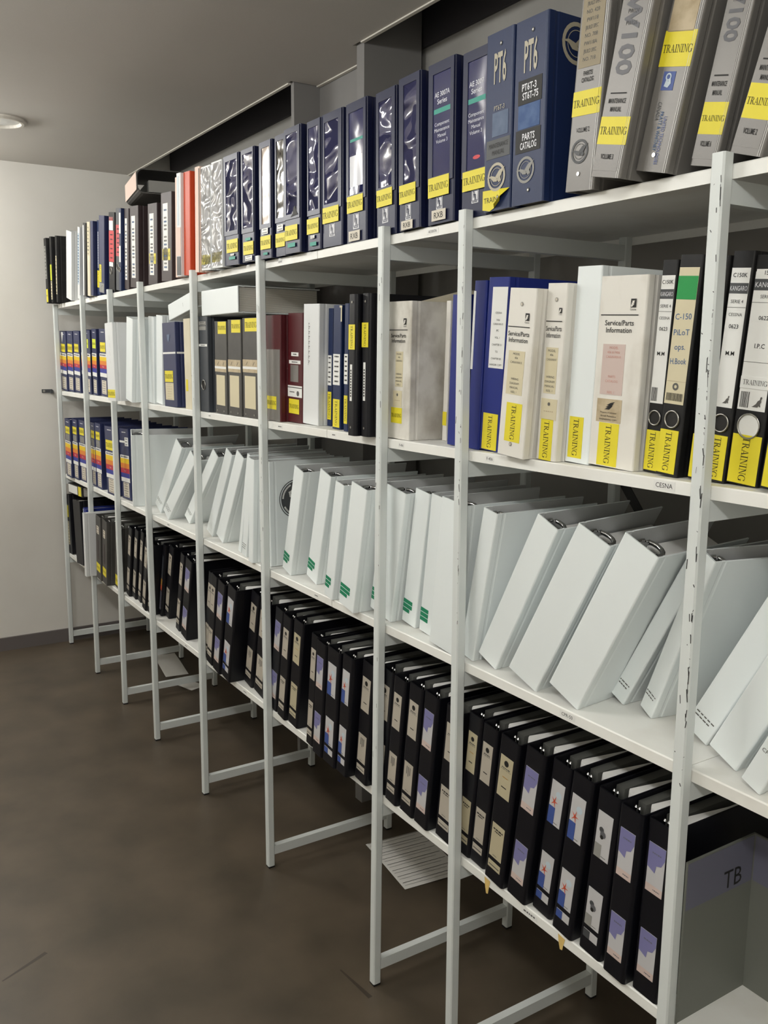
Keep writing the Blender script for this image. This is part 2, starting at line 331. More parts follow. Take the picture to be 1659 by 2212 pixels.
# ---------------------------------------------------------------- shelving rack
RX, RY = -2.4, .22
rack = empty('shelving_rack', (RX, RY, 0)); tag(rack, 'long white painted steel rack of four shelves filled with binders', 'shelving')
POSTS = [(-4.602, -4.648, 1.785), (-4.061, -4.112, 1.80), (-3.613, -3.654, 1.80), (-3.207, -3.206, 1.803), (-2.653, -2.675, 1.802),
         (-2.142, -2.137, 1.80), (-1.513, -1.532, 1.803), (-1.231, -1.218, 1.80), (-.673, -.668, 1.80), (-.10, -.10, 1.80)]
PW, PD, DEP = .0215, .021, .445
ST = [1.787, 1.354, .927, .503]        # shelf tops
SH = .020
CH = {-.673: (70, .9, 1.79), -1.231: (36, 1.0, 1.78), -1.513: (22, .6, 1.79), -2.142: (18, .9, 1.7), -2.653: (10, 1.2, 1.7)}
for xt, xb, zt in POSTS:
    fr = empty('upright_frame', (xb+PW/2-RX, DEP/2-RY, 0)); fr.parent = rack
    dx = xt-xb
    def post(y0, nm, z0=.006, zt=zt):
        mm = MB(); c = .0025; h = PW/2
        prof = [(-h+c, 0), (h-c, 0), (h, c), (h, PD-c), (h-c, PD), (-h+c, PD), (-h, PD-c), (-h, c)]
        A = [(x+dx*z0/1.8, y0+y-DEP/2, z0) for x, y in prof]; B = [(x+dx*zt/1.8, y0+y-DEP/2, zt) for x, y in prof]
        mm.loft(A, B, M_POST)
        if nm == 'front_post' and CH.get(xt):      # chipped paint along the front corner
            n, za, zb = CH[xt]; rr = random.Random(int(-xt*1000))
            for _ in range(n):
                z = rr.uniform(za, zb); l = rr.choice((.002, .003, .006, .012, .02))*rr.uniform(.6, 1.2); w = rr.uniform(.0006, .0016); x = dx*z/1.8+rr.choice((h-c*.9, h-c*1.2, h-c*1.2, rr.uniform(-h+c, h-c)))
                yy = y0-DEP/2-.0002; k = rr.uniform(-.002, .002)
                mm.face([(x, yy, z), (x+w, yy, z+.0006), (x+w*.8+k, yy, z+l), (x-w*.3+k, yy, z+l*.9)], M_DRKEDGE)
        return mm.build(nm, fr)
    post(0, 'front_post'); post(DEP-PD, 'back_post')
    mm = MB(); zc = .055; mm.box(-.009, .009, PD-DEP/2, DEP/2-PD, zc-.014, zc+.014, M_POST); mm.build('stretcher', fr)
    for i, z in enumerate(ST):
        mm = MB(); x = dx*z/1.8; mm.box(x-.009, x+.009, PD-DEP/2, DEP/2-PD, z-SH-.032, z-SH-.0005, M_POST); mm.build('crossbar', fr)
    for y in (0, DEP-PD):
        mm = MB(); h = PW/2; mm.box(-h+.001, h-.001, y+.001-DEP/2, y+PD-.001-DEP/2, 0, .006, M_FOOT); mm.build('foot', fr)
TAGS = {(0, 8): None}
def shelf_part(r, i, x0, x1):
    z = ST[r]; mm = MB(); c = .002
    prof = [(PD+.001, z-SH), (PD+.001, z-c), (PD+.001+c, z), (DEP, z), (DEP, z-SH), (DEP-.002, z-SH), (DEP-.002, z-.004), (PD+.004, z-.004), (PD+.004, z-SH)]
    A = [(x0-RX, y-RY, zz) for y, zz in prof]; B = [(x1-RX, y-RY, zz) for y, zz in prof]
    n = len(prof); mm.idx(A+B, [(k, (k+1) % n, n+(k+1) % n, n+k) for k in range(n)], M_SHELF)
    for S, rev in ((A, 1), (B, 0)):
        for q in ((0, 1, 8), (1, 2, 7, 8), (2, 3, 6, 7), (3, 4, 5, 6)):
            f = [S[k] for k in q]; mm.face(f if rev else f[::-1], M_SHELF)
    return mm.build('shelf', rack)
SHELVES = {}
for r in range(4):
    for i in range(9):
        f = ST[r]/1.8
        x0 = POSTS[i][1]+(POSTS[i][0]-POSTS[i][1])*f; x1 = POSTS[i+1][1]+(POSTS[i+1][0]-POSTS[i+1][1])*f+PW
        x0 += PW/2; x1 -= PW/2
        if i == 5 and r < 3:
            xm = (-1.824, -1.78, -1.757)[r]
            SHELVES[r, i] = shelf_part(r, i, x0+.0006, xm-.0012); shelf_part(r, i, xm+.0012, x1-.0006)
        else: SHELVES[r, i] = shelf_part(r, i, x0+.0006, x1-.0006)
def shelf_tag(r, i, x, t, w=.032, h=.011, dark=True):
    mm = MB().frame((x-RX, PD+.001-RY, ST[r]-SH/2), (1, 0, 0), (0, 0, 1)); mm.sheet(-w/2, w/2, -h/2, h/2, M_LABW, .0004)
    if t: mm.text(t, M_INK, 0, 0, h*.5, off=.0006, width=w*.8)
    else: mm.scrib(-w*.35, w*.35, 0, h*.3, M_INKG, off=.0006)
    mm.build('shelf_tag', SHELVES[r, i])
shelf_tag(1, 7, -.735, 'CESNA', .04, .014); shelf_tag(1, 7, -1.145, 'F-406', .024, .011); shelf_tag(1, 6, -1.446, 'F-406', .022, .010)
shelf_tag(2, 7, -.914, 'CPR-50', .038, .012); shelf_tag(0, 6, -1.342, 'AE3007A', .04, .010); shelf_tag(0, 5, -2.03, 'AE3007', .03, .009)
shelf_tag(1, 5, -2.045, None, .03, .009); shelf_tag(1, 5, -1.745, None, .02, .009); shelf_tag(2, 5, -1.84, None, .025, .008); shelf_tag(1, 4, -2.56, None, .02, .009)
shelf_tag(2, 3, -3.0, None, .03, .009); shelf_tag(3, 3, -2.85, None, .03, .009); shelf_tag(3, 4, -2.32, None, .03, .009); shelf_tag(3, 7, -.99, None, .045, .011); shelf_tag(2, 0, -4.42, None, .02, .008)
for x, l in ((-1.1165, .034), (-.904, .028)):     # yellowed tape ends hanging from the bottom shelf edge
    mm = MB().frame((x-RX, PD+.001-RY, ST[3]-.004), (1, 0, 0), (0, 0, 1))
    mm.poly([(-.008, 0), (-.006, -l*.5), (-.002, -l), (.004, -l*.95), (.006, -l*.6), (.01, -.002)], M_TAPE, .0006); mm.poly([(.01, -.002), (.006, -l*.6), (.004, -l*.95), (-.002, -l), (-.006, -l*.5), (-.008, 0)], M_TAPE, .0004)
    mm.build('tape_strip', SHELVES[3, 7])
# dark flat braces across the back of the rack
for p, q in (((-1.29, 1.365), (-1.02, 1.05)), ((-1.29, 1.05), (-1.02, 1.365))):
    mm = MB(); d = Vector((q[0]-p[0], 0, q[1]-p[1])).normalized()*.0; v = Vector((-(q[1]-p[1]), 0, q[0]-p[0])).normalized()*.011
    off = 0 if p[1] > q[1] else .004
    A = [Vector((p[0]-RX, DEP+.001+off-RY, p[1]))+v, Vector((p[0]-RX, DEP+.001+off-RY, p[1]))-v]; B = [Vector((q[0]-RX, DEP+.001+off-RY, q[1]))+v, Vector((q[0]-RX, DEP+.001+off-RY, q[1]))-v]
    t = Vector((0, .003, 0)); mm.loft([A[0], A[1], A[1]+t, A[0]+t], [B[0], B[1], B[1]+t, B[0]+t], M_DRKEDGE)
    if p[1] > q[1]: mm.build('cross_brace', rack)

# loose papers on the floor under the rack
def paper(loc, rz, w, h, label, lines=True, ry=0, name='paper_sheet', folded=False):
    t = MB(); n = 8
    for i in range(n):
        a, b = i/n, (i+1)/n; za, zb = .0008+.004*math.sin(a*3.0)**2*(1-a), .0008+.004*math.sin(b*3.0)**2*(1-b)
        x0, x1 = -w/2+w*a, -w/2+w*b
        t.face([(x0, -h/2, za), (x1, -h/2, zb), (x1, h/2, zb), (x0, h/2, za)], M_PAPER)
        t.face([(x0, h/2, za-.0005), (x1, h/2, zb-.0005), (x1, -h/2, zb-.0005), (x0, -h/2, za-.0005)], M_PAPER)
        if lines:
            t.face([(x0+.0025, -h/2+.008, za+.0006), (x0+.0045, -h/2+.008, za+.0006), (x0+.0045, h/2-.008, za+.0006), (x0+.0025, h/2-.008, za+.0006)], M_INKG)
            xm = (x0+x1)/2; zm = (za+zb)/2; t.face([(xm, -h/2+.008, zm+.0007), (xm+.0015, -h/2+.008, zm+.0007), (xm+.0015, h/2-.03, zm+.0007), (xm, h/2-.03, zm+.0007)], M_GREYL)
    o = t.build(name); o.location = loc; o.rotation_euler = (0, ry, rz); return tag(o, label, 'paper')
paper((-1.932, .405, .0015), math.radians(-6), .27, .2, 'printed paper sheet lying on the floor below the narrow bay')
paper((-4.03, .352, .0015), math.radians(-8), .34, .11, 'white envelope with small print on floor under left bays', False, name='envelope')
paper((-3.72, .33, .0015), math.radians(20), .15, .08, 'small blank paper on the floor beside the white envelope', False)

# ---------------------------------------------------------------- binders
# spine table: pivot corner x, spine y, lean (deg, + = top to the right), turn (deg), spine width, height
T = {
'r1_01':(-4.5696,0.0226,3.36,0.08,0.0639,0.3101),
'r1_02':(-4.5371,0.0091,20.35,0.06,0.0310,0.3124),
'r1_03':(-4.4220,0.0118,26.49,0.02,0.0155,0.3096),
'r1_04':(-4.2400,0.0080,11.24,0.03,0.0953,0.3096),
'r1_05':(-4.1026,0.0120,10.86,0.09,0.0336,0.3139),
'r1_06':(-3.9870,0.0226,9.85,0.08,0.0577,0.3066),
'r1_07':(-3.9304,-0.0021,8.70,0.03,0.0435,0.3093),
'r1_08':(-3.8836,0.0039,8.03,0.02,0.0424,0.3087),
'r1_09':(-3.8432,0.0071,7.85,0.08,0.0381,0.3084),
'r1_10':(-3.7948,0.0241,7.94,0.21,0.0465,0.3068),
'r1_11':(-3.6852,0.0120,7.98,0.32,0.0772,0.3106),
'r1_12':(-3.5731,0.0230,7.70,0.35,0.0801,0.3104),
'r1_13':(-3.4943,0.0238,7.47,0.32,0.0762,0.3152),
'r1_14':(-3.4610,0.0171,7.30,0.26,0.0252,0.3090),
'r1_15':(-3.3990,0.0297,6.50,0.25,0.0569,0.3028),
'r1_16':(-3.2897,0.0345,5.38,0.27,0.1024,0.3000),
'r1_18':(-3.1032,0.0459,4.76,0.25,0.1020,0.2852),
'r1_19':(-2.9168,0.0359,4.39,0.17,0.1084,0.2960),
'r1_20':(-2.7582,0.0007,3.99,0.07,0.0205,0.3122),
'r1_21':(-2.7123,-0.0039,3.80,0.03,0.0383,0.3185),
'r1_22':(-2.6534,0.0225,3.70,0.03,0.0575,0.3155),
'r1_23':(-2.5388,-0.0063,3.28,0.08,0.0383,0.3086),
'r1_24':(-2.4481,-0.0062,2.59,0.18,0.0746,0.2981),
'r1_25':(-2.3548,-0.0070,1.90,0.30,0.0794,0.2974),
'r1_26':(-2.2487,-0.0007,1.49,0.29,0.1032,0.2994),
'r1_27':(-2.1460,0.0005,1.36,0.17,0.0822,0.2961),
'r1_28':(-2.0875,0.0226,1.28,0.06,0.0732,0.2952),
'r1_29':(-1.9700,0.0092,1.02,0.04,0.0604,0.2969),
'r1_30':(-1.8815,0.0053,0.76,0.11,0.0862,0.2991),
'r1_31':(-1.7952,0.0154,0.66,0.20,0.0672,0.2975),
'r1_32':(-1.6986,0.0194,0.44,0.15,0.0947,0.2991),
'r1_33':(-1.6850,0.0236,-0.13,-0.05,0.0879,0.3002),
'r1_34':(-1.5556,0.0238,-0.71,-0.09,0.0769,0.2947),
'r1_35':(-1.4481,0.0121,-0.86,0.12,0.0756,0.2953),
'r1_36':(-1.3503,0.0155,-0.61,0.31,0.0844,0.2959),
'r1_37':(-1.2699,0.0229,-0.37,0.30,0.0795,0.2931),
'r1_38':(-1.1639,0.0065,-0.29,0.30,0.0728,0.2948),
'r1_39':(-1.0874,0.0059,-0.09,0.93,0.0797,0.2934),
'r1_40':(-0.8918,0.0044,4.23,0.28,0.0626,0.3000),
'r1_41':(-0.8103,-0.0254,11.66,0.18,0.0600,0.3000),
'r1_42':(-0.7487,0.0020,13.16,0.19,0.0591,0.3000),
'r1_43':(-0.6836,0.0227,12.34,0.23,0.0438,0.3000),
'r1_44':(-0.6129,0.0227,16.70,0.19,0.0518,0.3000),
'r2_01':(-4.5224,0.0338,3.31,0.57,0.1238,0.2962),
'r2_02':(-4.4106,0.0392,3.29,0.54,0.1057,0.2943),
'r2_03':(-4.2885,0.0420,3.14,0.56,0.1063,0.2930),
'r2_04':(-4.1052,0.0461,3.15,0.57,0.1564,0.2932),
'r2_05':(-3.9703,0.0387,3.09,0.46,0.0721,0.2954),
'r2_06':(-3.8178,0.0423,2.05,0.40,0.1050,0.2931),
'r2_07':(-3.5780,0.0234,0.86,0.44,0.1237,0.3202),
'r2_08':(-3.3549,0.0083,10.99,0.90,0.0905,0.3205),
'r2_09':(-3.1640,0.0369,5.23,0.50,0.0599,0.3211),
'r2_10':(-3.0806,0.0411,5.65,0.20,0.0677,0.3222),
'r2_11':(-2.9990,0.0236,-0.66,0.20,0.1321,0.2927),
'r2_12':(-2.8035,0.0305,-0.10,0.21,0.0622,0.3016),
'r2_13':(-2.5680,0.0227,0.85,0.18,0.0771,0.3013),
'r2_14':(-2.4313,0.0295,1.36,0.20,0.0956,0.2824),
'r2_15':(-2.3174,0.0278,1.16,0.24,0.0986,0.2841),
'r2_16':(-2.2045,0.0310,0.90,0.26,0.1075,0.2858),
'r2_17':(-2.0682,0.0356,1.12,0.25,0.0935,0.2881),
'r2_18':(-1.9814,0.0566,1.69,0.14,0.0860,0.2906),
'r2_19':(-1.8944,0.0579,2.10,-0.00,0.0862,0.3099),
'r2_20':(-1.8696,0.0839,2.03,-0.10,0.0236,0.2983),
'r2_21':(-1.7579,0.0464,1.71,-0.10,0.0397,0.3003),
'r2_22':(-1.6996,0.0338,1.49,-0.04,0.0197,0.3006),
'r2_23':(-1.5789,-0.0174,1.27,0.03,0.0340,0.3131),
'r2_24':(-1.5433,-0.0039,1.04,0.07,0.0335,0.3137),
'r2_25':(-1.4326,0.0315,1.19,0.04,0.0883,0.2933),
'r2_26':(-1.3927,0.1014,1.69,-0.04,0.0159,0.2939),
'r2_27':(-1.2687,0.0490,2.06,-0.06,0.0500,0.2979),
'r2_28':(-1.2047,0.0408,2.50,0.03,0.0365,0.3194),
'r2_29':(-1.1448,0.0414,3.24,0.17,0.0584,0.3213),
'r2_30':(-1.0324,0.0037,4.53,0.42,0.0703,0.2924),
'r2_31':(-0.9752,0.0264,2.90,0.21,0.0484,0.2988),
'r2_32':(-0.9153,0.0446,2.21,0.13,0.0557,0.3233),
'r2_33':(-0.8167,0.0431,2.19,0.18,0.0973,0.3019),
'r2_34':(-0.7814,0.0589,2.95,-0.03,0.0291,0.3212),
'r2_35':(-0.7301,0.0421,4.20,-0.03,0.0414,0.3227),
'r2_36':(-0.7187,0.0492,12.85,-0.08,0.0208,0.3180),
'r2_37':(-0.6536,0.0540,4.24,-0.06,0.0375,0.3236),
'r2_38':(-0.6023,0.0524,4.32,-0.06,0.0504,0.3117),
'r2_39':(-0.5197,0.0263,5.42,-0.03,0.0610,0.3180),
'r3_01':(-4.4111,0.0077,2.24,1.82,0.0962,0.2921),
'r3_02':(-4.3162,0.0194,1.15,1.24,0.0887,0.2961),
'r3_03':(-4.2007,0.0287,0.13,0.73,0.1097,0.2978),
'r3_04':(-4.0405,0.0320,1.56,0.24,0.0667,0.2976),
'r3_05':(-3.9321,0.0305,0.82,0.38,0.0861,0.3015),
'r3_06':(-3.8294,0.0255,-0.67,0.57,0.1327,0.3006),
'r3_07':(-3.6641,0.0445,-1.76,0.65,0.1205,0.2999),
'r3_08':(-3.4124,0.0151,20.00,-14.67,0.0600,0.3170),
'r3_09':(-3.2015,0.0599,36.52,6.83,0.0593,0.3353),
'r3_10':(-3.0519,0.0387,45.69,8.98,0.0510,0.3305),
'r3_11':(-2.9409,0.0833,38.79,10.99,0.0447,0.3418),
'r3_13':(-2.6597,0.0582,28.81,4.30,0.0474,0.3326),
'r3_14':(-2.5417,0.0483,28.63,3.99,0.0534,0.3335),
'r3_15':(-2.3793,0.0416,13.85,2.28,0.0193,0.3218),
'r3_16':(-2.3026,0.0294,13.68,0.36,0.0385,0.3111),
'r3_17':(-2.2219,0.0119,4.12,-0.41,0.0318,0.3109),
'r3_18':(-2.1953,0.0400,-1.17,-0.77,0.0435,0.3070),
'r3_19':(-2.0297,0.0411,16.10,-1.25,0.0566,0.3119),
'r3_20':(-1.9046,0.0556,16.14,-1.42,0.0623,0.3137),
'r3_21':(-1.7458,0.0163,11.73,-0.95,0.0442,0.3045),
'r3_22':(-1.6169,0.0019,11.51,0.04,0.0716,0.3102),
'r3_23':(-1.5110,0.0399,10.58,0.72,0.0911,0.3120),
'r3_24':(-1.4432,0.0616,8.98,0.58,0.0543,0.3165),
'r3_25':(-1.3762,0.0578,7.34,0.26,0.0457,0.3145),
'r3_26':(-1.2499,0.0227,6.44,0.15,0.0824,0.3180),
'r3_27':(-1.1656,0.0362,10.13,-0.27,0.0695,0.3172),
'r3_28':(-1.0870,0.0446,25.76,10.69,0.0532,0.3463),
'r3_29':(-1.0063,0.0311,25.82,9.59,0.0729,0.3280),
'r3_30':(-0.9170,0.0357,26.81,11.51,0.0662,0.3317),
'r3_31':(-0.8786,0.1253,27.56,-1.18,0.0330,0.3160),
'r3_32':(-0.8117,0.1164,23.33,-12.76,0.0352,0.3275),
'r3_34':(-0.6926,0.1107,30.97,0.02,0.0509,0.3160),
'r3_35':(-0.6105,0.0695,26.84,0.12,0.0554,0.3160),
'r3_36':(-0.5472,0.0351,24.85,-0.14,0.0341,0.3160),
'r4_02':(-4.6314,0.0228,-2.57,0.20,0.0737,0.3116),
'r4_03':(-4.3664,-0.0008,-4.01,0.88,0.1332,0.3205),
'r4_04':(-4.1055,-0.0090,1.75,0.32,0.0521,0.3132),
'r4_05':(-4.0750,0.0227,5.78,0.36,0.0297,0.3041),
'r4_06':(-3.9166,0.0009,6.34,0.49,0.0782,0.3035),
'r4_07':(-3.8159,-0.0001,7.73,0.70,0.0702,0.3020),
'r4_08':(-3.6793,0.0239,8.30,0.93,0.0877,0.2955),
'r4_09':(-3.5841,0.0327,13.35,1.06,0.0445,0.3184),
'r4_10':(-3.5236,0.0407,13.80,1.01,0.0459,0.3180),
'r4_11':(-3.4602,0.0434,14.23,0.79,0.0403,0.3209),
'r4_12':(-3.3310,0.0232,14.26,0.50,0.0478,0.3149),
'r4_13':(-3.2572,0.0229,14.52,0.46,0.0471,0.3106),
'r4_14':(-3.2248,0.0535,15.31,0.67,0.0297,0.3138),
'r4_15':(-3.1737,0.0668,15.59,0.79,0.0479,0.3140),
'r4_16':(-2.9931,0.0459,14.99,0.80,0.0404,0.3195),
'r4_17':(-2.8744,0.0324,14.34,0.82,0.0627,0.3161),
'r4_18':(-2.6379,0.0231,13.16,0.75,0.0469,0.3181),
'r4_19':(-2.5690,0.0099,11.65,0.72,0.0514,0.3249),
'r4_20':(-2.4778,-0.0009,11.92,1.01,0.0574,0.3214),
'r4_21':(-2.3919,-0.0024,12.96,1.34,0.0638,0.3258),
'r4_22':(-2.3121,0.0394,12.63,1.20,0.0568,0.3212),
'r4_23':(-2.2093,0.0331,11.24,0.76,0.0711,0.3160),
'r4_24':(-2.0975,0.0231,10.00,0.64,0.0507,0.3217),
'r4_25':(-2.0283,0.0159,9.32,0.81,0.0490,0.3177),
'r4_26':(-1.9578,0.0198,8.41,0.66,0.0576,0.3175),
'r4_27':(-1.8311,0.0017,6.90,0.20,0.0389,0.3173),
'r4_28':(-1.7608,-0.0101,5.72,0.11,0.0503,0.3133),
'r4_29':(-1.6887,-0.0113,5.68,0.48,0.0624,0.3140),
'r4_30':(-1.6325,-0.0098,6.39,0.72,0.0499,0.3180),
'r4_31':(-1.5677,0.0090,6.90,0.60,0.0547,0.3151),
'r4_32':(-1.5118,0.0229,6.89,0.41,0.0594,0.3164),
'r4_33':(-1.4469,0.0166,6.65,0.42,0.0479,0.3157),
'r4_34':(-1.3815,0.0176,6.56,0.53,0.0521,0.3187),
'r4_35':(-1.3207,0.0151,6.62,0.49,0.0517,0.3196),
'r4_36':(-1.2442,0.0238,6.36,0.35,0.0578,0.3108),
'r4_37':(-1.1860,0.0278,5.96,0.26,0.0436,0.3193),
'r4_38':(-1.1381,0.0285,6.21,0.29,0.0467,0.3121),
'r4_39':(-1.0651,0.0161,7.02,0.51,0.0557,0.3162),
'r4_40':(-1.0018,0.0183,7.59,0.71,0.0526,0.3205),
'r4_41':(-0.9431,0.0288,7.43,0.41,0.0499,0.3166),
'r4_42':(-0.8778,0.0188,6.62,-0.14,0.0507,0.3198),
'r4_43':(-0.8108,0.0212,5.33,-0.35,0.0515,0.3144),
'r4_44':(-0.7491,0.0137,3.67,-0.41,0.0489,0.3126),
'r4_45':(-0.6891,0.0230,2.50,-0.52,0.0521,0.3098),
}
T.update({'r1_01': (-4.532, -.032, 1.0, 0, .044, .311), 'r1_02': (-4.484, -.022, 4.5, 0, .034, .312), 'r1_03': (-4.425, -.012, 7.0, 0, .030, .31),
 'r2_07': (-3.492, -.045, -1.0, 0, .107, .305), 'r2_08': (-3.283, -.012, 9.5, 0, .078, .318), 'r4_05': (-4.042, -.035, 2.0, 0, .030, .304),
 'r1_28': (-2.043, .0035, 1.2, 0, .073, .295), 'r1_22': (-2.6565, .0063, 3.74, 0, .057, .3158),
 'r2_36': (-.6905, .047, 4.3, 0, .024, .318), 'r2_37': (-.654, .050, 4.3, 0, .0345, .321), 'r1_37': (-1.2515, .0228, -.2, .3, .076, .2925), 'r1_13': (-3.4845, .0225, 7.2, .3, .064, .3147),
 'r3_10': (-3.046, .037, 43.0, 8, .0525, .3306), 'r3_11': (-2.926, .075, 40.0, 8, .0458, .343), 'r3_16': (-2.308, .029, 11.5, 0, .035, .311), 'r3_17': (-2.2245, .013, 4.0, -.3, .031, .3106),
 'r3_27': (-1.199, .036, 11.6, 0, .043, .317), 'r3_28': (-1.137, .044, 25.7, 5, .055, .335),
 'r3_30': (-.905, .036, 26.0, 6, .073, .33), 'r3_31': (-.879, .122, 27.5, 0, .033, .318), 'r3_34': (-.692, .107, 27.8, 0, .0488, .316),
 'r4_32': (-1.5065, .0229, 6.8, .4, .057, .3164)}
)
ZR = {'r1': 1.787, 'r2': 1.354, 'r3': .927, 'r4': .503}
ROWN = {'r1': 'top', 'r2': 'second', 'r3': 'third', 'r4': 'bottom'}
ORD = ['', 'first', 'second', 'third', 'fourth', 'fifth', 'sixth', 'seventh', 'eighth', 'ninth', 'tenth', 'eleventh', 'twelfth', 'thirteenth']
BAYN = ['bay at end wall', 'second bay from wall', 'third bay from wall', 'fourth bay from wall', 'fifth bay from wall',
        'bay before narrow bay', 'narrow bay', 'bay after narrow bay', 'bay at right edge']
def base_mid(k):
    x, y, l, ya, w, h = T[k]; c = math.cos(math.radians(l)); return x-w/2*c if l > 0 else x+w/2*c
POSN = {}
def rank_all():
    cnt = {}
    for k in sorted(T, key=lambda k: (k[:2], base_mid(k))):
        r = int(k[1])-1; z = ST[r]/1.8; xs = [a[1]+(a[0]-a[1])*z for a in POSTS]; bx = base_mid(k)
        b = max(0, min(8, sum(1 for p in xs if bx > p)-1)); cnt[k[:2], b] = cnt.get((k[:2], b), 0)+1
        POSN[k] = '%s from left, %s shelf, %s' % (ORD[cnt[k[:2], b]], ROWN[k[:2]], BAYN[b])
rank_all()
def upath(w, d, r, groove=True, n=4):
    """outline of the folded cover seen from above: (x, y, inward normal)"""
    p = [(-w/2, d, 1, 0)]
    g = [(.022, 0), (.0195, .0009), (.016, .0009), (.0135, 0)] if groove else []
    p += [(-w/2+e, y, 1, 0) for y, e in g]
    for i in range(n+1):
        a = math.pi/2*i/n; p.append((-w/2+r-r*math.cos(a), r-r*math.sin(a), math.cos(a), math.sin(a)))
    for i in range(n+1):
        a = math.pi/2*(1-i/n); p.append((w/2-r+r*math.cos(a), r-r*math.sin(a), -math.cos(a), math.sin(a)))
    p += [(w/2-e, y, -1, 0) for y, e in reversed(g)]
    p.append((w/2, d, -1, 0)); return p
class Binder:
    def __init__(s, key, desc, cm, name='ring_binder', cat='binder', group=None, d=.262, t=.0028, r=.003, pages='full', ring=0, groove=True,
                 inner=None, full_label=False, at=None, pm=None):
        if at: loc, rot, s.w, s.h = at; label = desc
        else:
            x, y, l, ya, s.w, s.h = T[key]; l, ya = math.radians(l), math.radians(ya); z = ZR[key[:2]]+.0006
            px = s.w/2 if l > 0 else -s.w/2
            M = Matrix.Rotation(ya, 3, 'Z') @ Matrix.Rotation(l, 3, 'Y'); loc = Vector((x, y, z))-M @ Vector((px, 0, 0)); rot = (0, l, ya)
            label = desc if full_label else desc+', '+POSN[key]
        if len(label.split()) > 16: print('LONG', len(label.split()), key, label)
        s.t = empty(name, loc, rot); tag(s.t, label, cat, group); w, h = s.w, s.h; s.d = d
        s.cv = MB(); P = upath(w, d, min(r, w*.3), groove)
        O = [(a, b) for a, b, _, _ in P]; I = [(a+nx*t, b+ny*t) for a, b, nx, ny in P]; n = len(P); im = inner or cm
        s.cv.idx([(a, b, z) for z in (0, h) for a, b in O], [(i, i+1, n+i+1, n+i) for i in range(n-1)], cm)
        s.cv.idx([(a, b, z) for z in (0, h) for a, b in I], [(i+1, i, n+i, n+i+1) for i in range(n-1)], im)
        for z, up in ((0, 0), (h, 1)):
            f = [(i, n+i, n+i+1, i+1) for i in range(n-1)]
            s.cv.idx([(a, b, z) for a, b in O+I], [q if not up else q[::-1] for q in f], cm)
        for i in (0, n-1):
            q = [(O[i][0], O[i][1], 0), (I[i][0], I[i][1], 0), (I[i][0], I[i][1], h), (O[i][0], O[i][1], h)]
            s.cv.face(q if i == 0 else q[::-1], cm)
        pg = MB(); pm = pm or M_PAGES; g = .0012
        if pages == 'full': pg.box(-w/2+t+g, w/2-t-g, .028 if ring else .008, d-.006, .004, h-.008, pm)
        elif pages == 'low': pg.box(-w/2+t+g+w*.05, w/2-t-g-w*.02, .075, d-.02, .004, h-.034, M_PAPERW)
        elif pages == 'wedge':
            xa, xb = -w*.06, w/2-t-g
            A = [(xa, .052), (xa+.004, .046), (xb-.003, .044), (xb, .048), (xb, d-.012), (xb-w*.16, d-.012), (xb-w*.2, .15)]
            pg.loft([(a, b, .004) for a, b in A], [(a, b, h-.007) for a, b in A], M_PAPERW)
            pd = MB(); pd.box(-w/2+t+g, -w*.08, .040, d-.012, .004, h-.006, M_PLATE); pd.build('inner_plate', s.t)
        if pages: pg.build('pages', s.t)
        if ring:
            rg = MB()
            if ring == 1:      # three chrome rings on a metal rail
                rr = min(w*.33, .022); yc = t+.006+rr
                rg.box(-.007, .007, t+.0003, t+.005, .03, h-.03, M_METAL)
                for z in (.05, h*.5, h-.012):
                    rg.tube([(rr*math.cos(a), yc+rr*math.sin(a), z) for a in [2*math.pi*i/16 for i in range(16)]], .0042, M_METAL, closed=True)
            else:              # two posts of a lever mechanism
                rg.box(-w*.28, w*.05, t+.0003, t+.004, .05, h-.05, M_METAL2)
                for xx in (-w*.26, -w*.10):
                    rg.cyl((xx, .026, h-.05), (xx, .026, h-.009), .0022, M_METAL, 8); rg.cyl((xx, .026, h-.009), (xx, .026, h-.006), .0034, M_METAL, 10, .0014)
            rg.build('ring_mechanism', s.t, True)
    def X(s, f): return -s.w/2+f*s.w
    def Z(s, f): return f*s.h
    def lab(s, a, b, c, e, m, th=.0006): return MB().sheet(s.X(a), s.X(b), s.Z(c), s.Z(e), m, th)
    def sticker(s, name, a, b, c, e, m, txt=None, ink=M_INK, k=.5, vert=False, label=None, bold=0):
        q = s.lab(a, b, c, e, m); u, v = (s.X(a)+s.X(b))/2, (s.Z(c)+s.Z(e))/2; W, H = abs(s.X(b)-s.X(a)), s.Z(e)-s.Z(c)
        if txt:
            if vert: q.text(txt, ink, u, v, W*k, rot=-math.pi/2, width=H*.88, bold=bold)
            else: q.text(txt, ink, u, v, H*k, width=W*.86, bold=bold)
        o = q.build(name, s.t)
        if label: o['label'] = label
        return o
    def train(s, a, b, c, e, vert=False, m=None):
        q = s.lab(a, b, c, e, m or M_YEL); u, v = (s.X(a)+s.X(b))/2, (s.Z(c)+s.Z(e))/2; W, H = s.X(b)-s.X(a), s.Z(e)-s.Z(c)
        if vert: q.tri(TRAIN, M_INK, u, v, min(W*.5, H*.9/TRAIN[2]*1.22), rot=-math.pi/2, width=H*.9)
        else: q.tri(TRAIN, M_INK, u, v, min(H*.45, W*.93/TRAIN[2]*1.3), width=W*.93)
        o = q.build('training_sticker', s.t); o['label'] = 'yellow sticker reading TRAINING'; return o
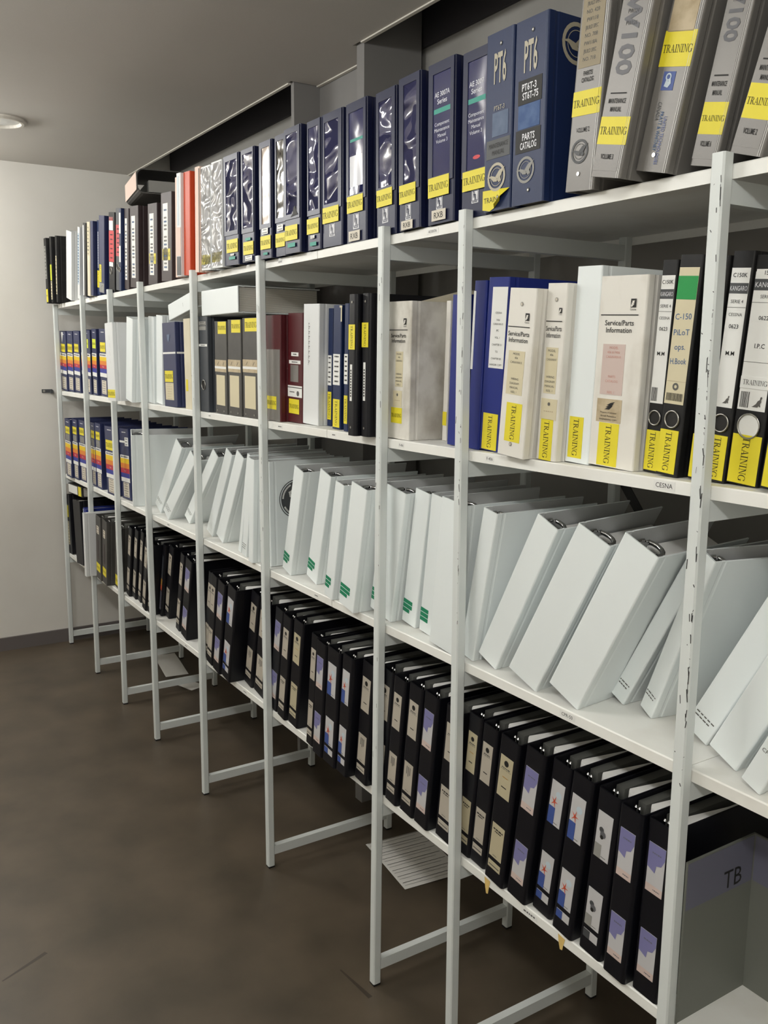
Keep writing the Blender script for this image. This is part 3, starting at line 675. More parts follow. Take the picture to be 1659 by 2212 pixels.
    def lines(s, name, a, b, c, e, m, n, ink=M_INK, hh=.55, lo=.1, hi=.9, l=None):
        q = s.lab(a, b, c, e, m); H = (s.Z(e)-s.Z(c))/n; W = s.X(b)-s.X(a)
        for i in range(n):
            r = random.Random(i*7+n); k = r.uniform(.55, 1); u = (s.X(a)+s.X(b))/2
            q.scrib(u-W*(hi-lo)/2*k, u+W*(hi-lo)/2*k, s.Z(c)+H*(i+.5), H*hh*.5, ink)
        o = q.build(name, s.t)
        if l: o['label'] = l
        return o
    def fring(s, f=.5, z=.28, r=.0125, inside=M_INK):
        q = MB(); u, v = s.X(f), s.Z(z); r = min(r, s.w*.38)
        q.disc(u, v, r, inside, .0004); q.tube([(u+r*math.cos(a), -.0012, v+r*math.sin(a)) for a in [2*math.pi*i/24 for i in range(24)]], .0014, M_METAL2, closed=True)
        q.build('finger_ring', s.t, True)['label'] = 'round metal finger ring'
    def done(s, name='cover'): s.cv.build(name, s.t); return s

def eagle(q, u, v, r, m, bg=None):
    if bg: q.disc(u, v, r, bg, .0006)
    q.ring(u, v, r*.80, r, m); q.ring(u, v, r*.60, r*.64, m)
    for i in range(26):      # lettering round the badge, too small to read
        a = 2*math.pi*i/26
        if bg: q.poly([(u+r*(.84)*math.cos(a-.06), v+r*.84*math.sin(a-.06)), (u+r*.96*math.cos(a-.06), v+r*.96*math.sin(a-.06)), (u+r*.96*math.cos(a+.03), v+r*.96*math.sin(a+.03)), (u+r*.84*math.cos(a+.03), v+r*.84*math.sin(a+.03))], bg, .0012)
    for pts in ([(-1.05, .02), (-.55, .14), (-.1, .02), (.12, -.18), (.1, -.34), (-.3, -.3), (-.6, -.02)], [(-.1, .0), (.3, .40), (.95, .62), (.7, .3), (.5, .0), (.2, -.2)],
                [(.1, -.2), (.45, -.02), (.55, -.3), (.3, -.42)]):
        q.poly([(u+a*r, v+b*r) for a, b in (pts if sum(p[0]*q_[1]-q_[0]*p[1] for p, q_ in zip(pts, pts[1:]+pts[:1])) > 0 else pts[::-1])], m, .0013)
def rrbox(b, a, e, c, z):
    q = b.lab(a, e, c, z, M_INKW, .0005); u, v = (b.X(a)+b.X(e))/2, (b.Z(c)+b.Z(z))/2; W, H = b.X(e)-b.X(a), b.Z(z)-b.Z(c)
    q.line([(u-W*.42, v-H*.3), (u-W*.42, v+H*.46), (u+W*.42, v+H*.46), (u+W*.42, v-H*.3), (u-W*.42, v-H*.3)], W*.06, M_NAVY, .0007)
    q.text('R', M_NAVY, u-W*.10, v+H*.18, H*.46, sx=.6, width=W*.5, off=.0010, bold=.03); q.text('R', M_NAVY, u+W*.10, v-H*.04, H*.46, sx=.6, width=W*.5, off=.0012, bold=.03); q.scrib(u-W*.36, u+W*.36, v-H*.40, H*.08, M_NAVY)
    q.build('maker_badge', b.t)['label'] = 'white badge with two interlocked letters R'
def cess(q, u, v, k):
    s = k; q.quad(u-s*.5, u+s*.5, v-s*.6, v+s*.6, M_INK)
    for i in range(3): q.poly([(u-s*.42+i*s*.12, v-s*.5+i*s*.28), (u-s*.2+i*s*.12, v-s*.5+i*s*.28), (u+s*.2+i*s*.04, v-s*.1+i*s*.22), (u-s*.42+i*s*.1, v-s*.2+i*s*.26)], M_CREAM, .0012)
    q.text('Cessna', M_INK, u, v-s*.85, s*.28, width=s*1.1)

# ======== top shelf
G1 = 'binders and folders on the top shelf'
b = Binder('r1_01', 'thin black binder, grey label, at wall', M_BLACK2, group=G1); b.lines('spine_label', .15, .8, .38, .88, M_GREYL, 9); b.train(.1, .9, .02, .22); b.done()
b = Binder('r1_02', 'narrow black binder with lime strip', M_BLACK2, group=G1); b.sticker('lime_sticker', .1, .9, .34, .58, M_YEL2); b.lines('spine_label', .15, .85, .05, .33, M_LAB2, 6); b.done()
b = Binder('r1_03', 'very thin black leaning folder', M_BLACK2, 'folder', 'folder', G1); b.lines('spine_label', .2, .8, .12, .7, M_LAB2, 10); b.done()
b = Binder('r1_04', 'pale white unmarked binder', M_WHITE2, group=G1); b.done()
b = Binder('r1_05', 'white folder with blue vertical lettering', M_WHITE2, 'folder', 'folder', G1)
q = b.lab(.15, .85, .2, .92, M_PALE)
for i in range(17): q.scrib(b.X(.25), b.X(.75), b.Z(.24+i*.04), b.h*.018, M_INKB, seed=i)
q.build('spine_label', b.t); b.done()
b = Binder('r1_06', 'plain dark navy binder', M_NAVY2, group=G1); b.done()
b = Binder('r1_07', 'white edged charcoal folder', M_DRKEDGE, 'folder', 'folder', G1); b.sticker('spine_strip', .03, .42, .01, .97, M_LABW); b.done()
b = Binder('r1_08', 'cream spined folder', M_CREAM2, 'folder', 'folder', G1); b.lines('spine_label', .2, .8, .55, .95, M_LAB2, 8, M_INKG); b.done()
b = Binder('r1_09', 'dark navy unmarked folder', M_NAVY2, 'folder', 'folder', G1); b.done()
b = Binder('r1_10', 'blue folder with white vertical writing', M_TEALN, 'folder', 'folder', G1)
q = b.lab(.3, .6, .36, .86, M_TEALN)
for i in range(22): q.quad(b.X(.34), b.X(.58), b.Z(.37+i*.022), b.Z(.384+i*.022), M_INKW)
q.build('spine_label', b.t); b.train(.1, .75, .1, .33, True); b.done()
b = Binder('r1_11', 'slate blue binder with silver label', M_NAVY2, group=G1); b.train(.08, .45, .14, .37, True)
q = b.lab(.05, .95, .01, .13, M_GREYL); q.line([(b.X(.3), b.Z(.03)), (b.X(.5), b.Z(.09)), (b.X(.7), b.Z(.1))], .002, M_INKG); q.build('silver_label', b.t); b.done()
def lever(b, cap, body, z0, z1, zr):
    q = b.lab(.06, .9, z0, z1, body); u = b.X(.48)
    for i in range(6): q.scrib(b.X(.3), b.X(.7), b.Z(z0+.05+(z1-z0-.1)*i/5), b.h*.016, M_INK, seed=i)
    q.build('spine_label', b.t)
    if cap: b.sticker('upper_label', .1, .75, z1+.005, z1+.17, M_LABW); b.sticker('label_cap', .1, .75, z1+.125, z1+.17, M_RED, None); b.sticker('lower_label', .1, .75, z0-.06, z0-.005, M_LABW)
    b.fring(.42, zr, .013)
b = Binder('r1_12', 'black lever arch file with red label', M_BLACK2, 'lever_arch_file', 'binder', G1); lever(b, 1, M_RED, .38, .77, .26); b.done()
b = Binder('r1_13', 'slate lever arch file, pinkish red label', M_SLATE, 'lever_arch_file', 'binder', G1); lever(b, 0, M_PINKR, .42, .80, .29); b.done()
b = Binder('r1_14', 'thin blue and white lever arch file', M_TEALN, 'lever_arch_file', 'binder', G1); b.sticker('spine_label', .1, .9, .35, .55, M_LABW); b.sticker('upper_label', .1, .9, .7, .95, M_LABW); b.fring(.5, .26, .009); b.done()
def mar(b, y=None):
    q = b.lab(.2, .66, .12, .88, M_LABW)
    for i in range(16):
        if i % 5 != 4: q.scrib(b.X(.3), b.X(.56), b.Z(.16+i*.043), b.h*.02, M_INKG if i % 3 else M_INKB, seed=i)
    q.build('spine_label', b.t)
    if y: b.train(.14, .86, y, y+.13)
    b.done()
b = Binder('r1_15', 'maroon binder, long white label, no sticker', M_MAROON, group=G1); mar(b)
b = Binder('r1_16', 'maroon binder under the lying one', M_MAROON, group=G1); mar(b)
b = Binder('r1_18', 'maroon binder with low yellow sticker', M_MAROON, group=G1); mar(b, .26)
b = Binder('r1_19', 'maroon binder with yellow sticker, beside orange', M_MAROON, group=G1); mar(b, .24)
b = Binder('r1_20', 'thin pale pink folder', M_PINK, 'folder', 'folder', G1); b.done()
b = Binder('r1_21', 'white folder with pink and charcoal panels', M_WHITE2, 'folder', 'folder', G1); b.sticker('pink_panel', .02, .98, .2, .48, M_PINK); b.sticker('charcoal_panel', .02, .98, .01, .195, M_DGREY); b.sticker('pale_strip', .2, .6, .5, .97, M_PALE); b.done()
b = Binder('r1_22', 'bright orange red binder', M_ORANGE, group=G1); b.done()
b = Binder('r1_23', 'pale peach board folder', M_PINK, 'folder', 'folder', G1); b.sticker('dark_edge', .86, .98, .0, .98, M_INKG); b.done()
for k, ds in (('r1_24', 'white binder in wrinkled plastic, leftmost'), ('r1_25', 'taller silver binder in wrinkled plastic')):
    b = Binder(k, ds, M_WHITE2, group=G1); q = b.lab(.02, .98, .02, .985, M_WRINKS); q.build('plastic_sleeve', b.t)['label'] = 'wrinkled clear plastic sleeve'
    b.train(.02, .98, .055, .15); b.done()
def navy(key, desc, win, pm, st, teal=None, wht=None, rr=None, rxb=None, extra=None, top=None):
    b = Binder(key, desc, M_NAVY, group='navy binders with spine windows on the top shelf', r=.004)
    a, e, c, z = win; x0, x1, z0, z1 = b.X(a), b.X(e), b.Z(c), b.Z(z)
    for q in ((b.X(.02), x0, z0-.012, b.h*.995), (x1, b.X(.98), z0-.012, b.h*.995), (x0, x1, z1, b.h*.995), (x0, x1, z0-.012, z0)):
        b.cv.box(q[0], q[1], -.0022, .0002, q[2], q[3], M_NAVY)
    q = b.lab(a, e, c, z, pm, .0007)
    if top: top(b, q)
    q.build('window_pocket', b.t)['label'] = 'glossy clear spine pocket'
    old = SPINE[0].copy()
    def front(o): o.location = (0, -.0024, 0); return o
    front(b.train(*st))
    if teal: front(b.sticker('teal_label', *teal, M_TEAL))
    if wht: front(b.lines('small_label', *wht, M_LABW, 2, M_INKG))
    if rr: rrbox(b, *rr)
    if rxb: front(b.sticker('code_label', *rxb, M_LAB, 'RXB', M_INK, .55))
    if extra: extra(b)
    b.done()
navy('r1_26', 'navy window binder beside silver ones', (.17, .92, .315, .945), M_WRINK, (.22, .98, .115, .235), (.38, .80, .05, .078), (.48, .72, .085, .105))
navy('r1_27', 'navy window binder, second of the run', (.14, .92, .30, .955), M_WRINK, (.18, .98, .065, .18), (.34, .76, .19, .215), (.33, .88, .01, .055))
navy('r1_28', 'navy binder with brown paper in window', (.22, .86, .30, .945), M_BROWNW, (.12, .98, .08, .195), (.36, .72, .03, .052), (.24, .76, .21, .26))
navy('r1_29', 'navy window binder half hidden by neighbour', (.14, .84, .32, .95), M_OLIVEW, (.08, .97, .075, .19), None, (.24, .8, .21, .26))
def torn(b):
    q = MB(); q.poly([(b.X(.42), b.Z(.29)), (b.X(.9), b.Z(.30)), (b.X(.8), b.Z(.325)), (b.X(.72), b.Z(.375)), (b.X(.62), b.Z(.36)), (b.X(.58), b.Z(.315))], M_INK, .0030); q.build('torn_tape', b.t)
navy('r1_30', 'navy window binder with torn black patch', (.13, .83, .315, .95), M_WRINK, (.07, .86, .105, .225), (.24, .72, .048, .082), None, None, None, torn)
navy('r1_31', 'navy window binder with teal foot label', (.11, .86, .31, .945), M_WRINK, (.02, .9, .125, .245), (.26, .74, .03, .06), (.3, .6, .088, .115))
navy('r1_32', 'navy window binder with initials badge', (.13, .82, .325, .935), M_WRINK, (.06, .86, .18, .30), None, None, (.36, .64, .075, .172))
def midwhite(b, q): q.quad(b.X(.18), b.X(.82), b.Z(.40), b.Z(.62), M_SLEEVEW, .0009); q.quad(b.X(.2), b.X(.82), b.Z(.72), b.Z(.74), M_TEAL, .0009)
navy('r1_33', 'navy window binder with white insert', (.14, .86, .345, .93), M_SLEEVE, (.07, .86, .215, .335), None, None, (.34, .64, .095, .205), (.16, .72, .008, .082), None, midwhite)
navy('r1_34', 'wrinkled navy window binder behind post', (.15, .82, .34, .93), M_WRINK, (.06, .86, .205, .325), None, None, (.32, .62, .09, .195))
navy('r1_35', 'navy window binder with tilted code label', (.23, .84, .30, .945), M_WRINK, (.06, .83, .175, .30), None, None, (.32, .58, .065, .168), (.16, .7, .0, .06))
def ae(t1, tail, red):
    def f(b, q):
        u = b.X(.53); q.text(t1, M_INKW, u, b.Z(.80), b.h*.030, width=b.w*.56, bold=.01); q.text('Series', M_INKW, u, b.Z(.757), b.h*.030, width=b.w*.40, bold=.01)
        q.quad(b.X(.22), b.X(.88), b.Z(.685), b.Z(.715), M_TEAL, .0009); z = .62
        for tt in tail: q.text(tt, M_INKW, u, b.Z(z), b.h*.022, width=b.w*.60); z -= .036
        if red: q.disc(b.X(.58), b.Z(.36), b.w*.14, M_RED, .0009, 16, b.h*.012)
    return f
navy('r1_36', 'navy binder reading AE 3007A Series', (.19, .86, .30, .93), M_SLEEVE2, (.05, .85, .17, .295), None, None, (.34, .58, .09, .168), (.2, .74, .018, .086), None, ae('AE 3007A', ['Component', 'Maintenance', 'Manual', 'Volume 3'], 0))
navy('r1_37', 'navy binder reading AE 3007 Component', (.2, .92, .29, .935), M_SLEEVE2, (.08, .99, .165, .285), None, None, (.42, .68, .085, .162), None, None, ae('AE 3007', ['Component', 'Maintenance', 'Manual', 'Volume 3'], 1))
# steel blue manuals
def pt6(b, full):
    c = b.cv; u = b.X(.5 if full else .53)
    c.text('PT6', M_BRONZE, u, b.Z(.80), b.h*.16, sx=.30, width=b.w*.62, bold=.02)
    if full:
        q = b.lab(.14, .86, .548, .68, M_INK); q.text('PT6T-3', M_INKW, b.X(.48), b.Z(.638), b.h*.036, width=b.w*.44, bold=.02); q.text('ST6T-75', M_INKW, b.X(.52), b.Z(.590), b.h*.036, width=b.w*.48, bold=.02); q.build('model_label', b.t)
        b.lab(.16, .82, .415, .545, M_PATCH).build('blue_patch', b.t)
        q = b.lab(.1, .86, .285, .41, M_INK); q.text('PARTS', M_INKW, u, b.Z(.37), b.h*.036, width=b.w*.38, bold=.02); q.text('CATALOG', M_INKW, u, b.Z(.322), b.h*.036, width=b.w*.5, bold=.02); q.build('title_label', b.t)
        eagle(c, b.X(.44), b.Z(.188), b.w*.27, M_GREYL)
    else:
        c.text('PT6T-3', M_BRONZE, u, b.Z(.578), b.h*.026, width=b.w*.38)
        b.lab(.28, .86, .42, .555, M_PATCHG).build('blue_patch', b.t)
        q = b.lab(.08, .95, .298, .405, M_DGREY); q.text('MAINTENANCE', M_INK, u, b.Z(.37), b.h*.026, width=b.w*.7); q.text('MANUAL', M_INK, u, b.Z(.33), b.h*.026, width=b.w*.45); q.build('title_label', b.t)
        eagle(c, b.X(.48), b.Z(.19), b.w*.33, M_BRONZE)
        q = MB(); x0, x1 = b.X(-.02), b.X(.99); z0, z1 = b.Z(.0), b.Z(.125)
        q.poly([(x0, z0+.004), (x0+.02, z0), (x0+.032, z0+.004), (b.X(.62), b.Z(.05)), (b.X(.6), z1-.002), (x0, z1)], M_YEL, .0008)
        q.face([q.P(b.X(.6), z1-.002, .0008), q.P(b.X(.62), b.Z(.05), .0008), q.P(b.X(.74), b.Z(.07), .008), q.P(x1, z1-.004, .0015)], M_YEL)
        q.face([q.P(b.X(.62), b.Z(.05), .0008), q.P(x0+.032, z0+.004, .0008), q.P(b.X(.55), b.Z(.03), .010), q.P(b.X(.74), b.Z(.07), .008)], M_YEL)
        q.text('TRAIN', M_INK, b.X(.28), b.Z(.065), b.h*.030, width=b.w*.5, off=.0010); q.build('training_sticker', b.t)['label'] = 'curling yellow sticker reading TRAIN'
    for z in (.93, .075):
        c.disc(b.X(.54), b.Z(z), .0035, M_DRKEDGE, .0008, 12); c.disc(b.X(.54), b.Z(z), .0018, M_METAL2, .0012, 8)
    for e in (.93, .965): c.quad(b.X(e), b.X(e+.006), b.Z(.0), b.Z(1), M_PATCHG, .0006)
    if full: c.frame((b.w/2, 0, 0), (0, 1, 0), (0, 0, 1)); eagle(c, .062, .252, .033, M_BRONZE); c.frame(*SPINE[:3])
    b.done()
b = Binder('r1_38', 'steel blue PT6 manual with curling sticker', M_TEALN, group='steel blue manuals'); pt6(b, 0)
b = Binder('r1_39', 'steel blue PT6 parts catalog, no sticker', M_TEALN, group='steel blue manuals'); pt6(b, 1)
# silver manuals
def silver(key, desc, st, vol, kind):
    b = Binder(key, desc, M_SILVER, group='silver binders on the top shelf', r=.004); c = b.cv; u = b.X(.46)
    for e in (.88, .94): c.quad(b.X(e), b.X(e+.012), b.Z(.0), b.Z(1), M_LABW, .0006)
    if kind in ('mm', 'mm2'):
        q = b.lab(.05, .86, .03, .985, M_SILVER, .0004)
        q.text('PW100', M_GREYPR, u, b.Z(.66), b.w*.46, rot=-math.pi/2, width=b.h*.46, bold=.03)
        q.quad(b.X(.2), b.X(.72), b.Z(.376), b.Z(.382), M_INK); q.text('MAINTENANCE', M_INK, u, b.Z(.345), b.h*.020, width=b.w*.56, bold=.02); q.text('MANUAL', M_INK, u, b.Z(.308), b.h*.020, width=b.w*.36, bold=.02)
        for i in range(5): q.text(('PW118', 'PW120', 'PW123', 'PW124', 'PW126')[i], M_INK, u, b.Z(.88-i*.05), b.h*.018, width=b.w*.34)
        q.text(vol, M_INK, u, b.Z(.095), b.h*.022, width=b.w*.42, bold=.02); q.build('printed_sheet', b.t)['label'] = 'printed title sheet under the sleeve'
    if kind == 'pc':
        q = b.lab(.10, .84, .60, .97, M_KHAKI)
        for i, tt in enumerate(('PW118', '[BUILD SPEC', 'NO. 428', 'PW118', '[BUILD SPEC', 'NO. 708', 'PW118A', '[BUILD SPEC', 'NO. 718')): q.text(tt, M_DGREY, u, b.Z(.935-i*.037), b.h*.018, width=b.w*.42)
        q.build('title_panel', b.t); c.text('PARTS', M_INK, u, b.Z(.572), b.h*.020, width=b.w*.3, bold=.02); c.text('CATALOG', M_INK, u, b.Z(.54), b.h*.020, width=b.w*.4, bold=.02)
        c.text(vol, M_INK, u, b.Z(.30), b.h*.022, width=b.w*.44, bold=.01); eagle(c, b.X(.42), b.Z(.195), b.w*.29, M_DGREY)
        c.disc(b.X(.44), b.Z(.085), .0032, M_METAL2, .0014, 12)
    if kind == 'uc':
        b.lab(.1, .86, .60, .80, M_TAN).build('tan_panel', b.t); c.text('PARTS', M_INK, u, b.Z(.865), b.h*.022, width=b.w*.36, bold=.02); c.text('CATALOG', M_INK, u, b.Z(.825), b.h*.022, width=b.w*.5, bold=.02)
        q = b.lab(.26, .62, .355, .435, M_BLP, .0005); q.poly([(b.X(.34), b.Z(.372)), (b.X(.46), b.Z(.366)), (b.X(.54), b.Z(.385)), (b.X(.50), b.Z(.41)), (b.X(.45), b.Z(.392)), (b.X(.38), b.Z(.40))], M_PALE, .0010); q.ring(b.X(.43), b.Z(.412), b.w*.05, b.w*.085, M_PALE); q.build('logo_label', b.t)
        for i, (tt, mm) in enumerate((('UNITED TECHNOLOGIES', M_BLP), ('PRATT & WHITNEY', M_INKB), ('CANADA', M_DGREY))): c.text(tt, mm, b.X(.60-i*.13), b.Z(.345)-[.062, .05, .024][i]*b.h/.3, b.w*.10, rot=-math.pi/2, width=b.h*[.21, .17, .08][i], bold=.0)
        c.disc(b.X(.5), b.Z(.075), .0032, M_METAL2, .0014, 12)
    b.train(*st); b.done()
silver('r1_40', 'silver parts catalog with eagle badge', (.03, .97, .37, .49), 'VOLUME 2', 'pc')
silver('r1_41', 'silver manual VOLUME 3', (.04, .99, .15, .275), 'VOLUME 3', 'mm')
silver('r1_42', 'silver parts catalog with blue logo', (.04, .98, .455, .605), 'VOLUME 1', 'uc')
silver('r1_43', 'silver manual VOLUME 6', (.06, .98, .135, .27), 'VOLUME 6', 'mm2')
silver('r1_44', 'silver manual VOLUME 2', (.06, .99, .145, .285), 'VOLUME 2', 'mm2')
# binder lying across the maroon ones
b = Binder(None, 'open dark binder with pale spine lying on the maroon binders', M_GREYB, group=None, d=.25, r=.026, pages=None, inner=M_GREYB, t=.004, at=((-3.415, .035, 2.148), (0, math.pi/2, math.radians(-9)), .085, .30), groove=False)
b.lab(.14, .86, .02, .98, M_PINK).build('spine_label', b.t)
q = MB(); q.box(-.006, .034, .045, .24, .01, .285, M_GREYL); q.build('pages', b.t); b.done()

# ======== second shelf
G2 = 'binders on the second shelf'
def bands(b, z, top=None):
    q = b.lab(0, 1, z[5], z[0], M_LABW, .0004)
    for a, e, m in ((z[1], (z[1]+z[2])/2, M_YBAND), ((z[1]+z[2])/2, z[2], M_OBAND), (z[2], z[3], M_RBAND), (z[3], z[4], M_BBAND)): q.quad(b.X(0), b.X(1), b.Z(e), b.Z(a), m, .0006)
    q.scrib(b.X(.1), b.X(.9), b.Z((z[0]+z[1])/2), b.h*.02, M_GREYPR, seed=3); q.text('Fokker' if 0 else 'Manual', M_INKW, b.X(.5), b.Z((z[2]+z[3])/2), b.h*.02, width=b.w*.5); q.build('striped_band', b.t)
    b.lines('foot_label', .22, .86, .03, .235, M_LAB, 6, M_INKG, .5)
    b.cv.quad(b.X(.3), b.X(.75), b.Z(.945), b.Z(.955), M_INKW, .0006)
Z2 = (.635, .585, .465, .41, .345, .285)
for k, ds, st in (('r2_01', 'striped navy manual with white triangle', (.18, .84, .655, .79)), ('r2_02', 'striped navy manual at end wall', (.1, .92, .655, .79)), ('r2_03', 'striped navy manual near first post', (.14, .84, .66, .79)),
              ('r2_04', 'striped navy manual behind post', (.55, .8, .72, .86)), ('r2_05', 'narrow striped manual with lime sticker', (.16, .9, .71, .85)), ('r2_06', 'striped navy manual beside white binder', (.12, .88, .66, .80))):
    b = Binder(k, ds, M_NAVY2, group='striped navy manuals on the second shelf'); bands(b, Z2); b.train(*st, m=M_YEL2 if k in ('r2_04', 'r2_05') else None)
    if k == 'r2_01': b.cv.poly([(b.X(.3), b.Z(.985)), (b.X(.42), b.Z(.80)), (b.X(.62), b.Z(.985))], M_LABW, .0008)
    b.done()
GW2 = 'white binders on the second shelf'
b = Binder('r2_07', 'worn white binder with yellow foot sticker', M_WHITE2, group=GW2); b.train(.03, .98, .04, .145)
for i in range(4): b.cv.line([(b.X(.55+.05*math.sin(i*2)), b.Z(.84-.1*i)), (b.X(.6), b.Z(.78-.1*i))], .001, M_GREYL, .0006)
b.done()
b = Binder('r2_08', 'white binder leaning right, unmarked', M_WHITE, group=GW2); b.done()
b = Binder('r2_09', 'slim white binder, right of post', M_WHITE, group=GW2); b.done()
b = Binder('r2_10', 'slim white binder, beside navy one', M_WHITE, group=GW2); b.done()
b = Binder('r2_11', 'dark blue binder with white stripe', M_NAVY2, group=G2)
b.cv.quad(b.X(0), b.X(1), b.Z(.63), b.Z(.652), M_LABW, .0006); b.cv.frame((b.w/2, 0, 0), (0, 1, 0), (0, 0, 1)).quad(.004, .25, b.Z(.63), b.Z(.652), M_LABW, .0006).frame(*SPINE[:3])
b.train(.1, .74, .295, .43); b.lines('cream_label', .12, .76, .08, .285, M_LAB2, 7, M_TAN, .4)
b.cv.poly([(b.X(.36), b.Z(.86)), (b.X(.4), b.Z(.80)), (b.X(.48), b.Z(.77)), (b.X(.56), b.Z(.80)), (b.X(.6), b.Z(.86))], M_PATCHG, .0008); b.done()
b = Binder('r2_12', 'cream board binder behind post', M_CREAM2, group=G2); b.sticker('yellow_sticker', .2, .5, .2, .33, M_YEL); b.done()
b = Binder(None, 'white binder lying tilted on the dark blue binder', M_WHITE, group=GW2, at=((-2.945, .03, 1.682), (0, math.radians(82), 0), .056, .27), pages='full', d=.25)
b.sticker('yellow_sticker', .25, .75, .86, .99, M_YEL); b.cv.scrib(-.006, .006, .15, .002, M_GREYL); b.done()
b = Binder(None, 'thick white binder lying on top of the black binders', M_WHITE, group=GW2, at=((-2.605, .022, 1.6965), (0, math.pi/2, 0), .078, .29), pages='full', ring=0, d=.27)
b.done()
b = Binder('r2_13', 'charcoal lever arch file with ring', M_SLATE, 'lever_arch_file', 'binder', G2); b.sticker('white_label', .1, .85, .86, .90, M_GREYL); b.lines('upper_label', .1, .85, .91, .95, M_GREYL, 2); b.lines('small_label', .05, .95, .69, .715, M_LABW, 1); b.fring(.5, .285, .0155); b.done()
def black_cl(b):
    b.train(.3 if b.w < .1 else .18, .97, .865, .995)
    q = b.lab(.02, .96, .455, .585, M_TAN)
    q.quad(b.X(.02), b.X(.96), b.Z(.49), b.Z(.515), M_LABW, .0009)
    for e in (.25, .7): q.line([(b.X(e), b.Z(.53)), (b.X(e+.08), b.Z(.56))], .002, M_INK)
    q.build('cream_band', b.t); b.lab(.14, .84, .09, .42, M_LAB2).build('blank_label', b.t)['label'] = 'blank aged cream label'
    b.cv.disc(b.X(.75), b.Z(.03), .003, M_METAL2, .0012, 10); b.cv.disc(b.X(.2), b.Z(.03), .003, M_METAL2, .0012, 10); b.done()
for k, ds in (('r2_14', 'black binder with aged cream labels'), ('r2_15', 'black binder, cream labels, middle of three'), ('r2_16', 'widest black binder with cream labels')): black_cl(Binder(k, ds, M_GREYB, group='black binders with cream labels'))
b = Binder('r2_17', 'maroon binder with smoky clear sheet', M_WINE, group='wine red binders'); b.lab(.03, .96, .0, .68, M_CLEAR, .0004).build('clear_sheet', b.t); b.train(.06, .72, .11, .235); b.done()
b = Binder('r2_18', 'wine red binder with emblem label', M_WINE, group='wine red binders'); b.lines('white_label', .25, .74, .61, .645, M_LABW, 1); b.lines('title_label', .1, .88, .54, .572, M_LABW, 1); b.lab(.2, .74, .375, .53, M_CLEAR).build('grey_window', b.t)
q = b.lab(.02, .99, .235, .34, M_LABW); q.quad(b.X(.02), b.X(.99), b.Z(.318), b.Z(.326), M_INKG); q.disc(b.X(.72), b.Z(.27), .007, M_INKG, .001); q.scrib(b.X(.15), b.X(.5), b.Z(.28), .003, M_INKG); q.build('emblem_label', b.t); b.train(.1, .8, .08, .215); b.done()
b = Binder('r2_19', 'wide white board binder beside wine red', M_WHITE2, group=GW2)
for i in range(26): b.cv.quad(b.X(.34), b.X(.36+.04*(i % 3)), b.Z(.5+i*.0135), b.Z(.506+i*.0135), M_INKG, .0006)
b.done()
def blu(b, l, st):
    q = b.lab(.06, .9, *l, M_LABW)
    for i in range(6): q.scrib(b.X(.25), b.X(.75), b.Z(l[0]+.03+(l[1]-l[0]-.05)*i/5), b.h*.012, M_INK, seed=i)
    q.build('spine_label', b.t); b.train(.1, .92, *st, True); b.done()
blu(Binder('r2_20', 'thin blue binder set back', M_TEALN, group='blue binders on the second shelf'), (.35, .605), (.055, .295))
blu(Binder('r2_21', 'blue binder with white number label', M_TEALN, group='blue binders on the second shelf'), (.36, .61), (.015, .245))
b = Binder('r2_22', 'very thin blue binder with tag', M_TEALN, group='blue binders on the second shelf')
q = MB(); q.frame((b.X(-.9), 0, 0), (1, 0, 0), (0, 0, 1)); q.sheet(-.006, .006, b.Z(.97), b.Z(.985), M_LAB2); q.sheet(.0, .005, b.Z(.86), b.Z(.97), M_LAB2); q.build('paper_tag', b.t); blu(b, (.375, .61), (.06, .285))
for k, ds, a, s in (('r2_23', 'black plastic folder, left of two', (.615, .79), (.25, .51)), ('r2_24', 'black plastic folder beside post', (.63, .80), (.255, .525))):
    b = Binder(k, ds, M_BLACK, 'plastic_folder', 'folder', 'black plastic folders', r=.008); b.train(.1, .9, *a, True); q = b.lab(.34, .6, *s, M_LABW)
    for i in range(10): q.quad(b.X(.4), b.X(.54), b.Z(s[0]+.03+i*.02), b.Z(s[0]+.042+i*.02), M_INK)
    q.build('label_strip', b.t)
    for z in (.945, .06): b.cv.disc(b.X(.5), b.Z(z), .0028, M_METAL2, .001, 10)
    b.done()
